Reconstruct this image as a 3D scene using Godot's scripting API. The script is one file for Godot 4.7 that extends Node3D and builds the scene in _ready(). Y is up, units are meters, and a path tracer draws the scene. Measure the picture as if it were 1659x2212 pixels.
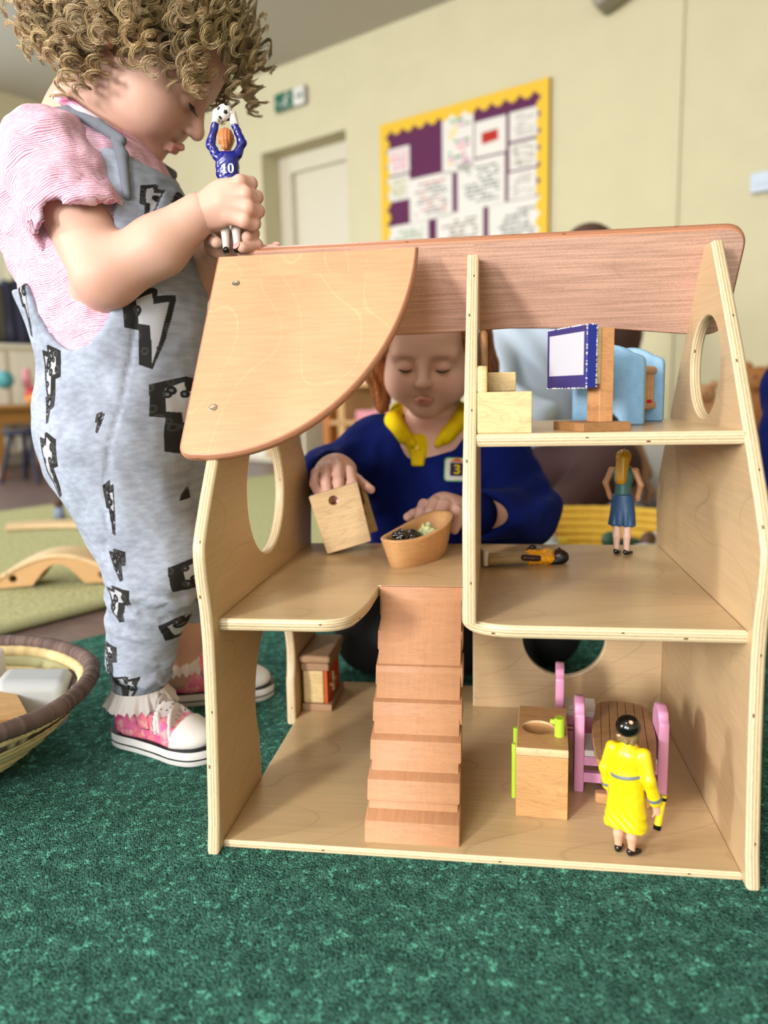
extends Node3D
# A nursery play corner: a plywood doll's house on a green carpet, two children playing with it. World units are metres, y is up.

const T := 0.0119            # plywood thickness of the doll's house
const XI := 0.2381           # inner faces of its side panels
var M := {}                  # materials by name
var RF := Transform3D(Basis(Vector3(0.8694661, 0, 0.4939926), Vector3.UP, Vector3(-0.4939926, 0, 0.8694661)), Vector3(-0.207, 0, -3.8775))   # the room's own axes: x along the notice-board wall, z out of it

func _ready():
	setup_view()
	make_materials()
	build_room()
	build_house()
	build_toys()
	build_figures()
	build_background()
	build_basket()
	build_toddler()
	build_child()

func setup_view():
	var cam := Camera3D.new(); cam.name = "camera"
	var att := CameraAttributesPhysical.new()
	att.frustum_focal_length = 18.01
	att.frustum_focus_distance = 0.80
	att.frustum_near = 0.02; att.frustum_far = 60.0
	att.exposure_aperture = 2.1
	cam.attributes = att
	cam.rotation_order = EULER_ORDER_YXZ
	cam.rotation_degrees = Vector3(-8.961, 8.296, -1.272)
	cam.position = Vector3(0.02225, 0.43417, 0.64292)
	add_child(cam)
	cam.current = true
	var we := WorldEnvironment.new(); we.name = "environment"
	var e := Environment.new()
	e.background_mode = Environment.BG_SKY
	var sk := Sky.new(); var pm := ProceduralSkyMaterial.new()
	pm.sky_top_color = Color(0.62, 0.74, 0.86); pm.sky_horizon_color = Color(0.86, 0.92, 0.95)
	pm.ground_horizon_color = Color(0.7, 0.75, 0.72); pm.ground_bottom_color = Color(0.45, 0.5, 0.42)
	pm.sky_energy_multiplier = 1.6; pm.ground_energy_multiplier = 1.0
	sk.sky_material = pm; e.sky = sk
	e.tonemap_mode = Environment.TONE_MAPPER_LINEAR
	e.tonemap_exposure = 0.88
	e.sdfgi_enabled = true; e.ssao_enabled = true; e.ssil_enabled = true
	we.environment = e
	add_child(we)
	# daylight through unseen windows behind the photographer and through the window of the far left wall, and two unseen ceiling panels
	area("window_daylight", Vector3(1.85, 1.55, 8.28), Vector2(0.6, 1.2), PI, 30.0, Color(1.0, 0.98, 0.96))
	area("window_daylight", Vector3(-2.05, 1.85, 8.28), Vector2(0.7, 1.1), PI, 32.0, Color(0.97, 0.98, 1.0))
	area("window_daylight", Vector3(-2.98, 1.62, 2.6), Vector2(1.7, 0.9), PI / 2, 5.0, Color(0.93, 0.98, 1.0))
	area("window_daylight", Vector3(3.75, 1.25, 8.28), Vector2(1.5, 1.7), PI, 17.0, Color(0.97, 0.98, 1.0))  # wide source out of view, placed to light the house from the front
	area("unseen_panel_light", Vector3(1.9, 2.45, 4.6), Vector2(0.56, 0.56), 0.0, 1.5, Color(1.0, 0.98, 0.95), true)  # out of view overhead, placed to light the doll's house from above
	area("unseen_panel_light", Vector3(0.6, 2.45, 2.0), Vector2(0.56, 0.56), 0.0, 2.0, Color(1.0, 0.98, 0.95), true)  # out of view overhead, placed to light the far part of the room

func area(called, at: Vector3, size: Vector2, yaw: float, energy: float, c: Color, down := false):
	var l := AreaLight3D.new(); l.name = called
	l.area_size = size; l.light_energy = energy; l.light_color = c
	l.area_range = 14.0; l.area_attenuation = 2.0
	l.shadow_enabled = true
	var b := Basis(Vector3.RIGHT, -PI / 2) if down else Basis(Vector3.UP, yaw)
	l.transform = RF * Transform3D(Basis(Vector3.UP, 0.0) * (b if down else Basis(Vector3.UP, yaw + PI)), at)
	add_child(l, true)

# ---------------------------------------------------------------- naming
var used := {}
func numbered(called: String) -> String:
	if not used.has(called):
		used[called] = 0
		return called
	used[called] += 1
	return "%s_%03d" % [called, used[called]]

func tag(o: Node3D, label := "", category := "", group := "", kind := ""):
	if label: o.set_meta("label", label)
	if category: o.set_meta("category", category)
	if group: o.set_meta("group", group)
	if kind: o.set_meta("kind", kind)
	return o

func thing(called: String, label: String, category: String, xf := Transform3D(), group := "") -> Node3D:
	var o := Node3D.new(); o.name = numbered(called); o.transform = xf
	add_child(o)
	tag(o, label, category, group)
	return o

func put(called: String, mesh: Mesh, mat, parent: Node = null, xf := Transform3D()) -> MeshInstance3D:
	var o := MeshInstance3D.new()
	o.mesh = mesh; o.transform = xf
	if mat is Material: o.material_override = mat
	elif mat is Array:
		for i in mini(mat.size(), mesh.get_surface_count()): o.set_surface_override_material(i, mat[i])
	o.cast_shadow = GeometryInstance3D.SHADOW_CASTING_SETTING_ON
	if parent == null:
		o.name = numbered(called); add_child(o)
	else:
		var k := 0
		o.name = called
		while parent.has_node(NodePath(o.name)):
			k += 1; o.name = "%s_%03d" % [called, k]
		parent.add_child(o)
	return o

func struct(called: String, mesh: Mesh, mat, xf := Transform3D()) -> MeshInstance3D:
	var o := put(called, mesh, mat, null, xf)
	o.set_meta("kind", "structure")
	return o

func at(x: float, y: float, z: float, yaw := 0.0, b := Basis()) -> Transform3D:
	return Transform3D(Basis(Vector3.UP, yaw) * b, Vector3(x, y, z))

# ---------------------------------------------------------------- mesh building
class MB:
	var v := PackedVector3Array(); var n := PackedVector3Array(); var uv := PackedVector2Array(); var c := PackedColorArray(); var i := PackedInt32Array()
	func vert(p: Vector3, nn: Vector3, t := Vector2.ZERO, col := Color.WHITE) -> int:
		v.append(p); n.append(nn); uv.append(t); c.append(col)
		return v.size() - 1
	func tri(a: int, b: int, d: int):   # counter-clockwise seen from outside; stored clockwise as Godot wants
		i.append(a); i.append(d); i.append(b)
	func quad(a: int, b: int, d: int, e: int):
		tri(a, b, d); tri(a, d, e)
	func arrays() -> Array:
		var r := []; r.resize(Mesh.ARRAY_MAX)
		r[Mesh.ARRAY_VERTEX] = v; r[Mesh.ARRAY_NORMAL] = n; r[Mesh.ARRAY_TEX_UV] = uv; r[Mesh.ARRAY_COLOR] = c; r[Mesh.ARRAY_INDEX] = i
		return r
	func into(m: ArrayMesh) -> ArrayMesh:
		if v.size(): m.add_surface_from_arrays(Mesh.PRIMITIVE_TRIANGLES, arrays())
		return m
	func mesh() -> ArrayMesh: return into(ArrayMesh.new())
	func face(p: Array, nn: Vector3, t: Array, col := Color.WHITE):   # flat polygon fan
		var k := []
		for j in p.size(): k.append(vert(p[j], nn, t[j] if j < t.size() else Vector2.ZERO, col))
		for j in range(1, p.size() - 1): tri(k[0], k[j], k[j + 1])
	func box(b: Transform3D, h: Vector3, r := 0.001, sg := 2, col := Color.WHITE):   # rounded box, half size h
		r = minf(r, minf(h.x, minf(h.y, h.z)) * 0.98)
		var axes := [[0, 1, 2], [1, 2, 0], [2, 0, 1]]
		for ax in axes:
			for s in [-1.0, 1.0]:
				var g0 := steps(h[ax[0]], r, sg); var g1 := steps(h[ax[1]], r, sg)
				var base := v.size()
				for a in g0:
					for d in g1:
						var q := Vector3.ZERO
						q[ax[0]] = a; q[ax[1]] = d; q[ax[2]] = s * h[ax[2]]
						var inner := Vector3(clampf(q.x, -h.x + r, h.x - r), clampf(q.y, -h.y + r, h.y - r), clampf(q.z, -h.z + r, h.z - r))
						var nn := (q - inner).normalized()
						var t := Vector2(q[ax[0]], q[ax[1]]) if ax[2] != 1 else Vector2(q.x, q.z)
						if ax[2] == 0: t = Vector2(q.z, q.y)
						vert(b * (inner + nn * r), b.basis * nn, t, col)
				var w := g1.size()
				for a in g0.size() - 1:
					for d in w - 1:
						var k := base + a * w + d
						if s > 0: quad(k, k + w, k + w + 1, k + 1)
						else: quad(k, k + 1, k + w + 1, k + w)
	func steps(h: float, r: float, sg: int) -> Array:
		var o := []
		for k in sg + 1: o.append(-h + r - r * tan(PI / 4 * (1.0 - float(k) / sg)))
		for k in sg + 1: o.append(h - r + r * tan(PI / 4 * float(k) / sg))
		return o
	func tube(pts: Array, rad: Array, sides := 8, cap := true, col := Color.WHITE, cols := []):
		var m := pts.size()
		var up := Vector3.UP
		var prev := Vector3.ZERO
		var base := v.size()
		var run := 0.0
		for j in m:
			var d: Vector3 = (pts[mini(j + 1, m - 1)] - pts[maxi(j - 1, 0)]).normalized()
			if j == 0:
				up = d.cross(Vector3.UP if absf(d.y) < 0.9 else Vector3.RIGHT).normalized()
			else:
				up = (up - d * up.dot(d)).normalized()
				run += (pts[j] - pts[j - 1]).length()
			prev = d
			var side := d.cross(up)
			var r: float = rad[mini(j, rad.size() - 1)]
			var cc: Color = cols[j] if cols.size() > j else col
			for k in sides + 1:
				var a := TAU * k / sides
				var nn := up * cos(a) + side * sin(a)
				vert(pts[j] + nn * r, nn, Vector2(float(k) / sides, run), cc)
		for j in m - 1:
			for k in sides:
				var q := base + j * (sides + 1) + k
				quad(q, q + 1, q + sides + 2, q + sides + 1)
		if cap:
			for e in [0, m - 1]:
				var d: Vector3 = (pts[1] - pts[0]).normalized() if e == 0 else (pts[m - 1] - pts[m - 2]).normalized()
				var s := -1.0 if e == 0 else 1.0
				var o := vert(pts[e], d * s, Vector2.ZERO, cols[e] if cols.size() > e else col)
				var ring := []
				for k in sides + 1: ring.append(vert(v[base + e * (sides + 1) + k], d * s, Vector2.ZERO, cols[e] if cols.size() > e else col))
				for k in sides:
					if s > 0: tri(o, ring[k], ring[k + 1])
					else: tri(o, ring[k + 1], ring[k])
	func lathe(b: Transform3D, prof: Array, seg := 24, col := Color.WHITE, sx := 1.0, sz := 1.0):   # profile [r, y] from bottom to top on the outside
		var base := v.size()
		var m := prof.size()
		var run := 0.0
		for j in m:
			var p: Vector2 = prof[j]
			var dd: Vector2 = (prof[mini(j + 1, m - 1)] - prof[maxi(j - 1, 0)]).normalized()
			if j: run += (prof[j] - prof[j - 1]).length()
			for k in seg + 1:
				var a := TAU * k / seg
				var nn := Vector3(cos(a) * dd.y / sx, -dd.x, sin(a) * dd.y / sz).normalized()
				vert(b * Vector3(cos(a) * p.x * sx, p.y, sin(a) * p.x * sz), b.basis * nn, Vector2(float(k) / seg, run), col)
		for j in m - 1:
			for k in seg:
				var q := base + j * (seg + 1) + k
				quad(q, q + seg + 1, q + seg + 2, q + 1)

func rbox(size: Vector3, r := 0.001, sg := 2) -> ArrayMesh:
	var m := MB.new(); m.box(Transform3D(), size / 2, r, sg)
	return m.mesh()

func inset(poly: PackedVector2Array, d: float) -> PackedVector2Array:   # moves a counter-clockwise outline inwards by d, corner by corner
	var o := PackedVector2Array()
	var m := poly.size()
	for k in m:
		var a := (poly[k] - poly[(k + m - 1) % m]).normalized()
		var b := (poly[(k + 1) % m] - poly[k]).normalized()
		var na := Vector2(-a.y, a.x); var nb := Vector2(-b.y, b.x)
		var s := (na + nb).normalized()
		o.append(poly[k] + s * d / maxf(s.dot(na), 0.5))
	return o

func area2(poly: PackedVector2Array) -> float:
	var s := 0.0
	for k in poly.size():
		var a := poly[k]; var b := poly[(k + 1) % poly.size()]
		s += a.x * b.y - b.x * a.y
	return s / 2

func oriented(poly: PackedVector2Array) -> PackedVector2Array:
	var p := poly.duplicate()
	if area2(p) < 0: p.reverse()
	return p

func circle(c: Vector2, rx: float, ry: float, seg := 48) -> PackedVector2Array:
	var o := PackedVector2Array()
	for k in seg: o.append(c + Vector2(cos(TAU * k / seg) * rx, sin(TAU * k / seg) * ry))
	return o

# a board: outline in x,y with holes, thickness along z from 0 to th, edges rounded by bev. Surface 0 the faces, surface 1 the edges.
func plate(outline: PackedVector2Array, holes: Array, th: float, bev := 0.0015, edge_scale := 1.0) -> ArrayMesh:
	var F := MB.new(); var E := MB.new()
	outline = oriented(outline)
	var rings := [outline]
	for h in holes:
		var q := oriented(h); q.reverse(); rings.append(q)
	var insets := []
	for r in rings: insets.append(inset(r, bev))
	# faces: cut into pieces without holes
	var pieces := [insets[0]]
	for hi in range(1, insets.size()):
		var h: PackedVector2Array = insets[hi]
		var c := Vector2.ZERO
		for p in h: c += p
		c /= h.size()
		var nxt := []
		for piece in pieces:
			for side in [-1.0, 1.0]:
				var half := PackedVector2Array([c + Vector2(0, -9), c + Vector2(9 * side, -9), c + Vector2(9 * side, 9), c + Vector2(0, 9)])
				for g in Geometry2D.intersect_polygons(piece, half):
					for w in Geometry2D.clip_polygons(g, h): nxt.append(w)
		pieces = nxt
	for piece in pieces:
		var t := Geometry2D.triangulate_polygon(piece)
		var ka := []; var kb := []
		for p in piece:
			ka.append(F.vert(Vector3(p.x, p.y, th), Vector3.BACK, p))
			kb.append(F.vert(Vector3(p.x, p.y, 0), Vector3.FORWARD, p))
		for k in range(0, t.size(), 3):
			var a := t[k]; var b := t[k + 1]; var d := t[k + 2]
			if (piece[b] - piece[a]).cross(piece[d] - piece[a]) < 0:
				var s := b; b = d; d = s
			F.tri(ka[a], ka[b], ka[d]); F.tri(kb[a], kb[d], kb[b])
	for ri in rings.size():
		var r: PackedVector2Array = rings[ri]; var ins: PackedVector2Array = insets[ri]
		var m := r.size()
		var run := 0.0
		var prev := -1
		for k in m + 1:
			var p := r[k % m]; var q := ins[k % m]
			var a := (p - r[(k + m - 1) % m]).normalized(); var b := (r[(k + 1) % m] - p).normalized()
			if k: run += (r[k % m] - r[k - 1]).length()
			var sharp := a.dot(b) < 0.7
			var ns := [(Vector2(a.y, -a.x) + Vector2(b.y, -b.x)).normalized()]
			if sharp: ns = [Vector2(a.y, -a.x), Vector2(b.y, -b.x)]
			for s in ns.size():
				var nn := Vector3(ns[s].x, ns[s].y, 0)
				var u := run * edge_scale
				var at0 := E.v.size()
				E.vert(Vector3(q.x, q.y, 0), (nn * 0.35 + Vector3.FORWARD).normalized(), Vector2(u, 0.0))
				E.vert(Vector3(p.x, p.y, bev), (nn + Vector3.FORWARD * 0.35).normalized(), Vector2(u, bev / th))
				E.vert(Vector3(p.x, p.y, th - bev), (nn + Vector3.BACK * 0.35).normalized(), Vector2(u, 1.0 - bev / th))
				E.vert(Vector3(q.x, q.y, th), (nn * 0.35 + Vector3.BACK).normalized(), Vector2(u, 1.0))
				if prev >= 0 and s == 0:
					for w in 3: E.quad(prev + w, at0 + w, at0 + w + 1, prev + w + 1)
				prev = at0
	var mesh := ArrayMesh.new()
	F.into(mesh); E.into(mesh)
	return mesh

# rounds the corners of an outline: pts are [x, y, radius]
func rounded(pts: Array, seg := 6) -> PackedVector2Array:
	var o := PackedVector2Array()
	var m := pts.size()
	for k in m:
		var p := Vector2(pts[k][0], pts[k][1]); var r: float = pts[k][2] if pts[k].size() > 2 else 0.0
		if r <= 0.0:
			o.append(p); continue
		var a := (Vector2(pts[(k + m - 1) % m][0], pts[(k + m - 1) % m][1]) - p); var b := (Vector2(pts[(k + 1) % m][0], pts[(k + 1) % m][1]) - p)
		var d := minf(r, minf(a.length(), b.length()) * 0.5)
		var s := p + a.normalized() * d; var e := p + b.normalized() * d
		for j in seg + 1:
			var t := float(j) / seg
			o.append(s.lerp(p, t).lerp(p.lerp(e, t), t))
	return o

func smooth_line(pts: Array, per := 6) -> Array:   # Catmull-Rom through the points
	var o := []
	for k in pts.size() - 1:
		var p0 = pts[maxi(k - 1, 0)]; var p1 = pts[k]; var p2 = pts[k + 1]; var p3 = pts[mini(k + 2, pts.size() - 1)]
		for j in per:
			o.append(p1.cubic_interpolate(p2, p0, p3, float(j) / per))
	o.append(pts[-1])
	return o
# ---------------------------------------------------------------- materials
func lin(r: float, g: float, b: float) -> Color: return Color(r, g, b).srgb_to_linear()

func mat(called: String, c: Color, rough := 0.6, tex: Texture2D = null, uvs := Vector3.ONE, spec := 0.5) -> StandardMaterial3D:
	var m := StandardMaterial3D.new(); m.resource_name = called
	m.albedo_color = c; m.roughness = rough; m.metallic_specular = spec
	if tex: m.albedo_texture = tex
	m.uv1_scale = uvs
	M[called] = m
	return m

func tri_mat(called: String, c: Color, rough: float, tex: Texture2D, sc: Vector3, spec := 0.5) -> StandardMaterial3D:
	var m := mat(called, c, rough, tex, sc, spec)
	m.uv1_triplanar = true
	return m

func noise(sd: int, f: float, oct := 3) -> FastNoiseLite:
	var n := FastNoiseLite.new()
	n.seed = sd; n.frequency = f; n.fractal_octaves = oct
	n.noise_type = FastNoiseLite.TYPE_SIMPLEX_SMOOTH
	return n

func tex(w: int, h: int, d: PackedByteArray, fmt := Image.FORMAT_RGB8) -> ImageTexture:
	return ImageTexture.create_from_image(Image.create_from_data(w, h, false, fmt, d))

# veneer: growth rings cut flat, as closed contours and long flames. line > 0 darker lines, < 0 paler ones; stretch is along u
func veneer(w: int, h: int, sd: int, rings: float, line: float, width: float, fx: float, fy: float, streak: float, slope := 0.0) -> ImageTexture:
	var n1 := noise(sd, 1.0, 2); var n2 := noise(sd + 7, 1.0, 2); var n3 := noise(sd + 13, 1.0, 2)
	var d := PackedByteArray(); d.resize(w * h * 3)
	var k := 0
	for y in h:
		var v := float(y) / h
		for x in w:
			var u := float(x) / w
			var f := n1.get_noise_2d(u * fx, v * fy) * rings + v * slope
			var g := f - floorf(f)
			g = minf(g, 1.0 - g)
			var l := clampf(1.0 - g / width, 0.0, 1.0)
			var s := n2.get_noise_2d(u * fx * 3.0, v * fy * 55.0)
			var b := 1.0 + streak * s - line * l * l * (0.7 + 0.3 * s) + 0.05 * n3.get_noise_2d(u * fx * 1.5, v * fy * 1.5) + streak * 0.8 * n3.get_noise_2d(u * 420.0, v * 420.0)
			var wv := clampf(b * 232.0, 0.0, 255.0)
			d[k] = int(wv); d[k + 1] = int(clampf(b * 232.0 - 230.0 * (1.0 - minf(b, 1.0)) * 0.12, 0, 255)); d[k + 2] = int(clampf(b * 232.0 - 230.0 * (1.0 - minf(b, 1.0)) * 0.25, 0, 255))
			k += 3
	return tex(w, h, d)

func ply_edge(sd: int) -> ImageTexture:
	var w := 512; var h := 48
	var n := noise(sd, 1.0, 3)
	var d := PackedByteArray(); d.resize(w * h * 3)
	var tone := [0.99, 0.86, 1.0, 0.80, 0.97, 0.84, 1.0, 0.88, 0.98]
	var k := 0
	for y in h:
		for x in w:
			var v := float(y) / h + 0.012 * n.get_noise_2d(x * 0.02, y * 0.02)
			var li := clampi(int(v * 9.0), 0, 8)
			var e := absf(v * 9.0 - li - 0.5) * 2.0
			var b: float = tone[li] * (1.0 + 0.07 * n.get_noise_2d(x * 0.05 + li * 40.0, y * 0.9)) - 0.07 * maxf(0.0, e - 0.8) * 5.0
			var hole := n.get_noise_2d(x * 0.018 + li * 91.0, li * 33.0)
			if hole > 0.55 and li in [2, 5]: b *= 0.42
			d[k] = int(clampf(b * 240.0, 0, 255)); d[k + 1] = int(clampf(b * 240.0 - (1.0 - b) * 30.0, 0, 255)); d[k + 2] = int(clampf(b * 240.0 - (1.0 - b) * 60.0, 0, 255))
			k += 3
	return tex(w, h, d)

func carpet_maps() -> Array:   # loop pile: a small dome for each loop, green with paler flecks in clusters
	var w := 1024
	var hgt := PackedByteArray(); hgt.resize(w * w)
	var col := PackedByteArray(); col.resize(w * w * 3)
	var rng := RandomNumberGenerator.new(); rng.seed = 41
	var nz := noise(5, 0.020, 2); var n2 := noise(9, 0.011, 2)
	for k in w * w:
		col[k * 3] = 24; col[k * 3 + 1] = 56; col[k * 3 + 2] = 46
	var st := 8
	var cells := w / st
	for cy in cells:
		for cx in cells:
			var px := cx * st + rng.randf_range(-2.5, 2.5) + (st / 2 if cy % 2 else 0); var py := cy * st + rng.randf_range(-2.5, 2.5)
			var r := rng.randf_range(4.4, 6.4)
			var top := rng.randf_range(150, 255)
			var fl := nz.get_noise_2d(px, py) + 0.28 * rng.randf() - 0.14
			var pale := fl > 0.42
			var t := rng.randf_range(0.82, 1.14) * (1.0 + 0.22 * n2.get_noise_2d(px, py))
			var cr := 66.0 * t; var cg := 110.0 * t; var cb := 99.0 * t
			if pale:
				cr = 90.0 * t; cg = 160.0 * t; cb = 140.0 * t
			for y in range(int(py - r), int(py + r) + 1):
				for x in range(int(px - r), int(px + r) + 1):
					var q := 1.0 - ((x - px) * (x - px) + (y - py) * (y - py)) / (r * r)
					if q <= 0.0: continue
					var z := int(top * sqrt(q))
					var k := posmod(y, w) * w + posmod(x, w)
					if z > hgt[k]:
						hgt[k] = z
						col[k * 3] = clampi(int(cr), 0, 255); col[k * 3 + 1] = clampi(int(cg), 0, 255); col[k * 3 + 2] = clampi(int(cb), 0, 255)
	return [tex(w, w, col), tex(w, w, hgt, Image.FORMAT_L8)]

func speck(w: int, h: int, sd: int, amp: float, fx: float, fy: float, fine := 0.0) -> ImageTexture:   # plain tonal unevenness
	var n := noise(sd, 1.0, 3)
	var d := PackedByteArray(); d.resize(w * h * 3)
	var k := 0
	for y in h:
		for x in w:
			var b := 1.0 + amp * n.get_noise_2d(x * fx, y * fy) + fine * n.get_noise_2d(x * 0.9 + 300.0, y * 0.9)
			var q := int(clampf(b * 225.0, 0, 255))
			d[k] = q; d[k + 1] = q; d[k + 2] = q
			k += 3
	return tex(w, h, d)

func make_materials():
	var birch_t := veneer(768, 768, 3, 3.2, 0.12, 0.05, 1.1, 2.6, 0.04)
	var ply_t := ply_edge(21)
	mat("birch", Color(0.86, 0.74, 0.57), 0.34, birch_t, Vector3(1.7, 1.7, 1), 0.45)
	mat("birch_floor", Color(0.87, 0.75, 0.57), 0.3, birch_t, Vector3(1.55, 1.55, 1), 0.5).uv1_offset = Vector3(0.37, 0.21, 0)
	mat("ply", Color(0.93, 0.84, 0.69), 0.4, ply_t, Vector3(6, 1, 1), 0.45)
	var roof_t := veneer(768, 768, 12, 2.6, -0.12, 0.035, 1.7, 0.9, 0.035)
	mat("roof", Color(0.90, 0.655, 0.50), 0.42, roof_t, Vector3(3.2, 3.2, 1), 0.4)
	mat("roof_ply", Color(0.80, 0.56, 0.43), 0.4, ply_t, Vector3(6, 1, 1), 0.45)
	var ridge_t := veneer(512, 512, 33, 2.0, 0.05, 0.2, 1.2, 2.0, 0.13)
	mat("ridge", Color(0.88, 0.71, 0.63), 0.45, ridge_t, Vector3(2.0, 2.6, 1), 0.35)
	var grain_t := veneer(384, 384, 51, 3.0, 0.10, 0.22, 1.0, 5.0, 0.10)
	M["grain_t"] = grain_t
	tri_mat("stair", Color(0.80, 0.585, 0.43), 0.5, grain_t, Vector3(5, 18, 18), 0.4)
	tri_mat("beech", Color(0.82, 0.63, 0.42), 0.5, grain_t, Vector3(9, 9, 9), 0.4)
	tri_mat("beech_dark", Color(0.66, 0.48, 0.31), 0.5, grain_t, Vector3(9, 9, 9), 0.4)
	tri_mat("pale_wood", Color(0.90, 0.79, 0.58), 0.5, grain_t, Vector3(10, 7, 10), 0.4)
	tri_mat("maple", Color(0.90, 0.78, 0.60), 0.45, grain_t, Vector3(6, 6, 6), 0.4)
	tri_mat("oak_table", Color(0.70, 0.54, 0.37), 0.5, grain_t, Vector3(16, 16, 6), 0.4)
	tri_mat("pine", Color(0.85, 0.62, 0.42), 0.5, grain_t, Vector3(10, 10, 10), 0.4)
	tri_mat("dusky_wood", Color(0.70, 0.56, 0.43), 0.55, grain_t, Vector3(9, 9, 9), 0.35)
	mat("steel", Color(0.62, 0.58, 0.50), 0.35).metallic = 0.9
	mat("pink_paint", Color(0.86, 0.60, 0.74), 0.4)
	mat("white_paint", Color(0.87, 0.85, 0.83), 0.45)
	mat("lime", Color(0.66, 0.79, 0.20), 0.4)
	mat("orange", Color(0.76, 0.31, 0.10), 0.45)
	tri_mat("sky_paint", Color(0.56, 0.76, 0.91), 0.38, speck(128, 128, 4, 0.05, 0.08, 0.05, 0.07), Vector3(8, 8, 8), 0.5)
	mat("blue_paint", Color(0.10, 0.16, 0.52), 0.35)
	mat("plum_blue", Color(0.22, 0.19, 0.42), 0.4)
	mat("screen_white", Color(0.74, 0.74, 0.78), 0.4)
	mat("chip", Color(0.86, 0.86, 0.88), 0.6)
	mat("red", Color(0.75, 0.08, 0.12), 0.4)
	mat("black_gloss", Color(0.025, 0.022, 0.025), 0.12, null, Vector3.ONE, 0.6)
	mat("black", Color(0.03, 0.03, 0.035), 0.5)
	mat("near_black", Color(0.045, 0.045, 0.06), 0.85)
	mat("skin_toy", Color(0.88, 0.66, 0.55), 0.4)
	mat("brown_toy", Color(0.20, 0.10, 0.065), 0.35)
	mat("yellow_gloss", Color(0.93, 0.80, 0.06), 0.3, null, Vector3.ONE, 0.6)
	mat("grey_gloss", Color(0.42, 0.46, 0.48), 0.35)
	mat("hair_toy", Color(0.47, 0.38, 0.22), 0.5)
	mat("teal", Color(0.22, 0.38, 0.37), 0.35)
	mat("denim", Color(0.13, 0.29, 0.45), 0.4)
	mat("pale_toy", Color(0.90, 0.76, 0.70), 0.4)
	mat("tan_toy", Color(0.72, 0.53, 0.38), 0.4)
	mat("mustard", Color(0.72, 0.54, 0.06), 0.4)
	mat("khaki", Color(0.62, 0.53, 0.37), 0.5)
	mat("amber", Color(0.90, 0.62, 0.07), 0.35)
	mat("royal", Color(0.05, 0.09, 0.47), 0.25, null, Vector3.ONE, 0.6)
	mat("ginger_toy", Color(0.72, 0.44, 0.24), 0.45)
	mat("badge_green", Color(0.45, 0.68, 0.42), 0.8)
	mat("grey_metal_blue", Color(0.45, 0.50, 0.60), 0.5)
	mat("moss", Color(0.62, 0.66, 0.48), 0.5)
	mat("gold", Color(0.85, 0.66, 0.25), 0.3).metallic = 0.8
	mat("wall_paint", Color(0.865, 0.835, 0.70), 0.85, speck(64, 64, 8, 0.015, 0.06, 0.06), Vector3(1, 1, 1), 0.2)
	mat("ceiling_paint", Color(0.74, 0.72, 0.68), 0.9, null, Vector3.ONE, 0.1)
	var fl := speck(512, 128, 14, 0.16, 0.012, 0.10, 0.05)
	var fm := mat("vinyl", Color(0.47, 0.385, 0.365), 0.42, fl, Vector3(0.7, 5, 1), 0.4)
	var cm := carpet_maps()
	var c := mat("carpet", Color(1, 1, 1), 0.95, cm[0], Vector3(3.6, 3.6, 1), 0.08)
	c.heightmap_enabled = true; c.heightmap_texture = cm[1]; c.heightmap_scale = 0.3
	c.heightmap_flip_texture = false
	var rg := mat("rug", Color(0.74, 0.74, 0.56), 0.95, speck(256, 256, 31, 0.22, 0.10, 0.10, 0.2), Vector3(3, 3, 1), 0.05)
	mat("white_gloss", Color(0.86, 0.85, 0.80), 0.4)
	mat("door_paint", Color(0.78, 0.755, 0.68), 0.5)
	mat("grey_metal", Color(0.55, 0.53, 0.48), 0.5)
	mat("sign_green", Color(0.03, 0.36, 0.27), 0.5)
	mat("board_purple", Color(0.335, 0.12, 0.28), 0.9)
	mat("border_yellow", Color(0.84, 0.68, 0.15), 0.7)
	mat("paper", Color(0.82, 0.81, 0.79), 0.8)
	mat("pale_blue", Color(0.74, 0.79, 0.85), 0.7)
	var gl := mat("glow", Color(0.9, 0.9, 0.9), 0.6)
	gl.emission_enabled = true; gl.emission = Color(1, 0.98, 0.95); gl.emission_energy_multiplier = 1.5
	var g := mat("glass", Color(1, 1, 1, 0.06), 0.02)
	g.transparency = BaseMaterial3D.TRANSPARENCY_ALPHA
# ---------------------------------------------------------------- the room
func slab(called: String, lo: Vector3, hi: Vector3, m, kind := "structure") -> MeshInstance3D:   # a block given in the room's own axes
	var b := MB.new()
	b.box(Transform3D(), (hi - lo) / 2, 0.002, 1)
	var o := put(called, b.mesh(), m, null, RF * Transform3D(Basis(), (lo + hi) / 2))
	o.set_meta("kind", kind)
	return o

func sub(parent: Node3D, called: String, lo: Vector3, hi: Vector3, m, r := 0.002) -> MeshInstance3D:   # the same as a part of a thing that stands in the room's axes
	return put(called, rbox(hi - lo, r, 1), m, parent, Transform3D(Basis(), (lo + hi) / 2))

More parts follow.
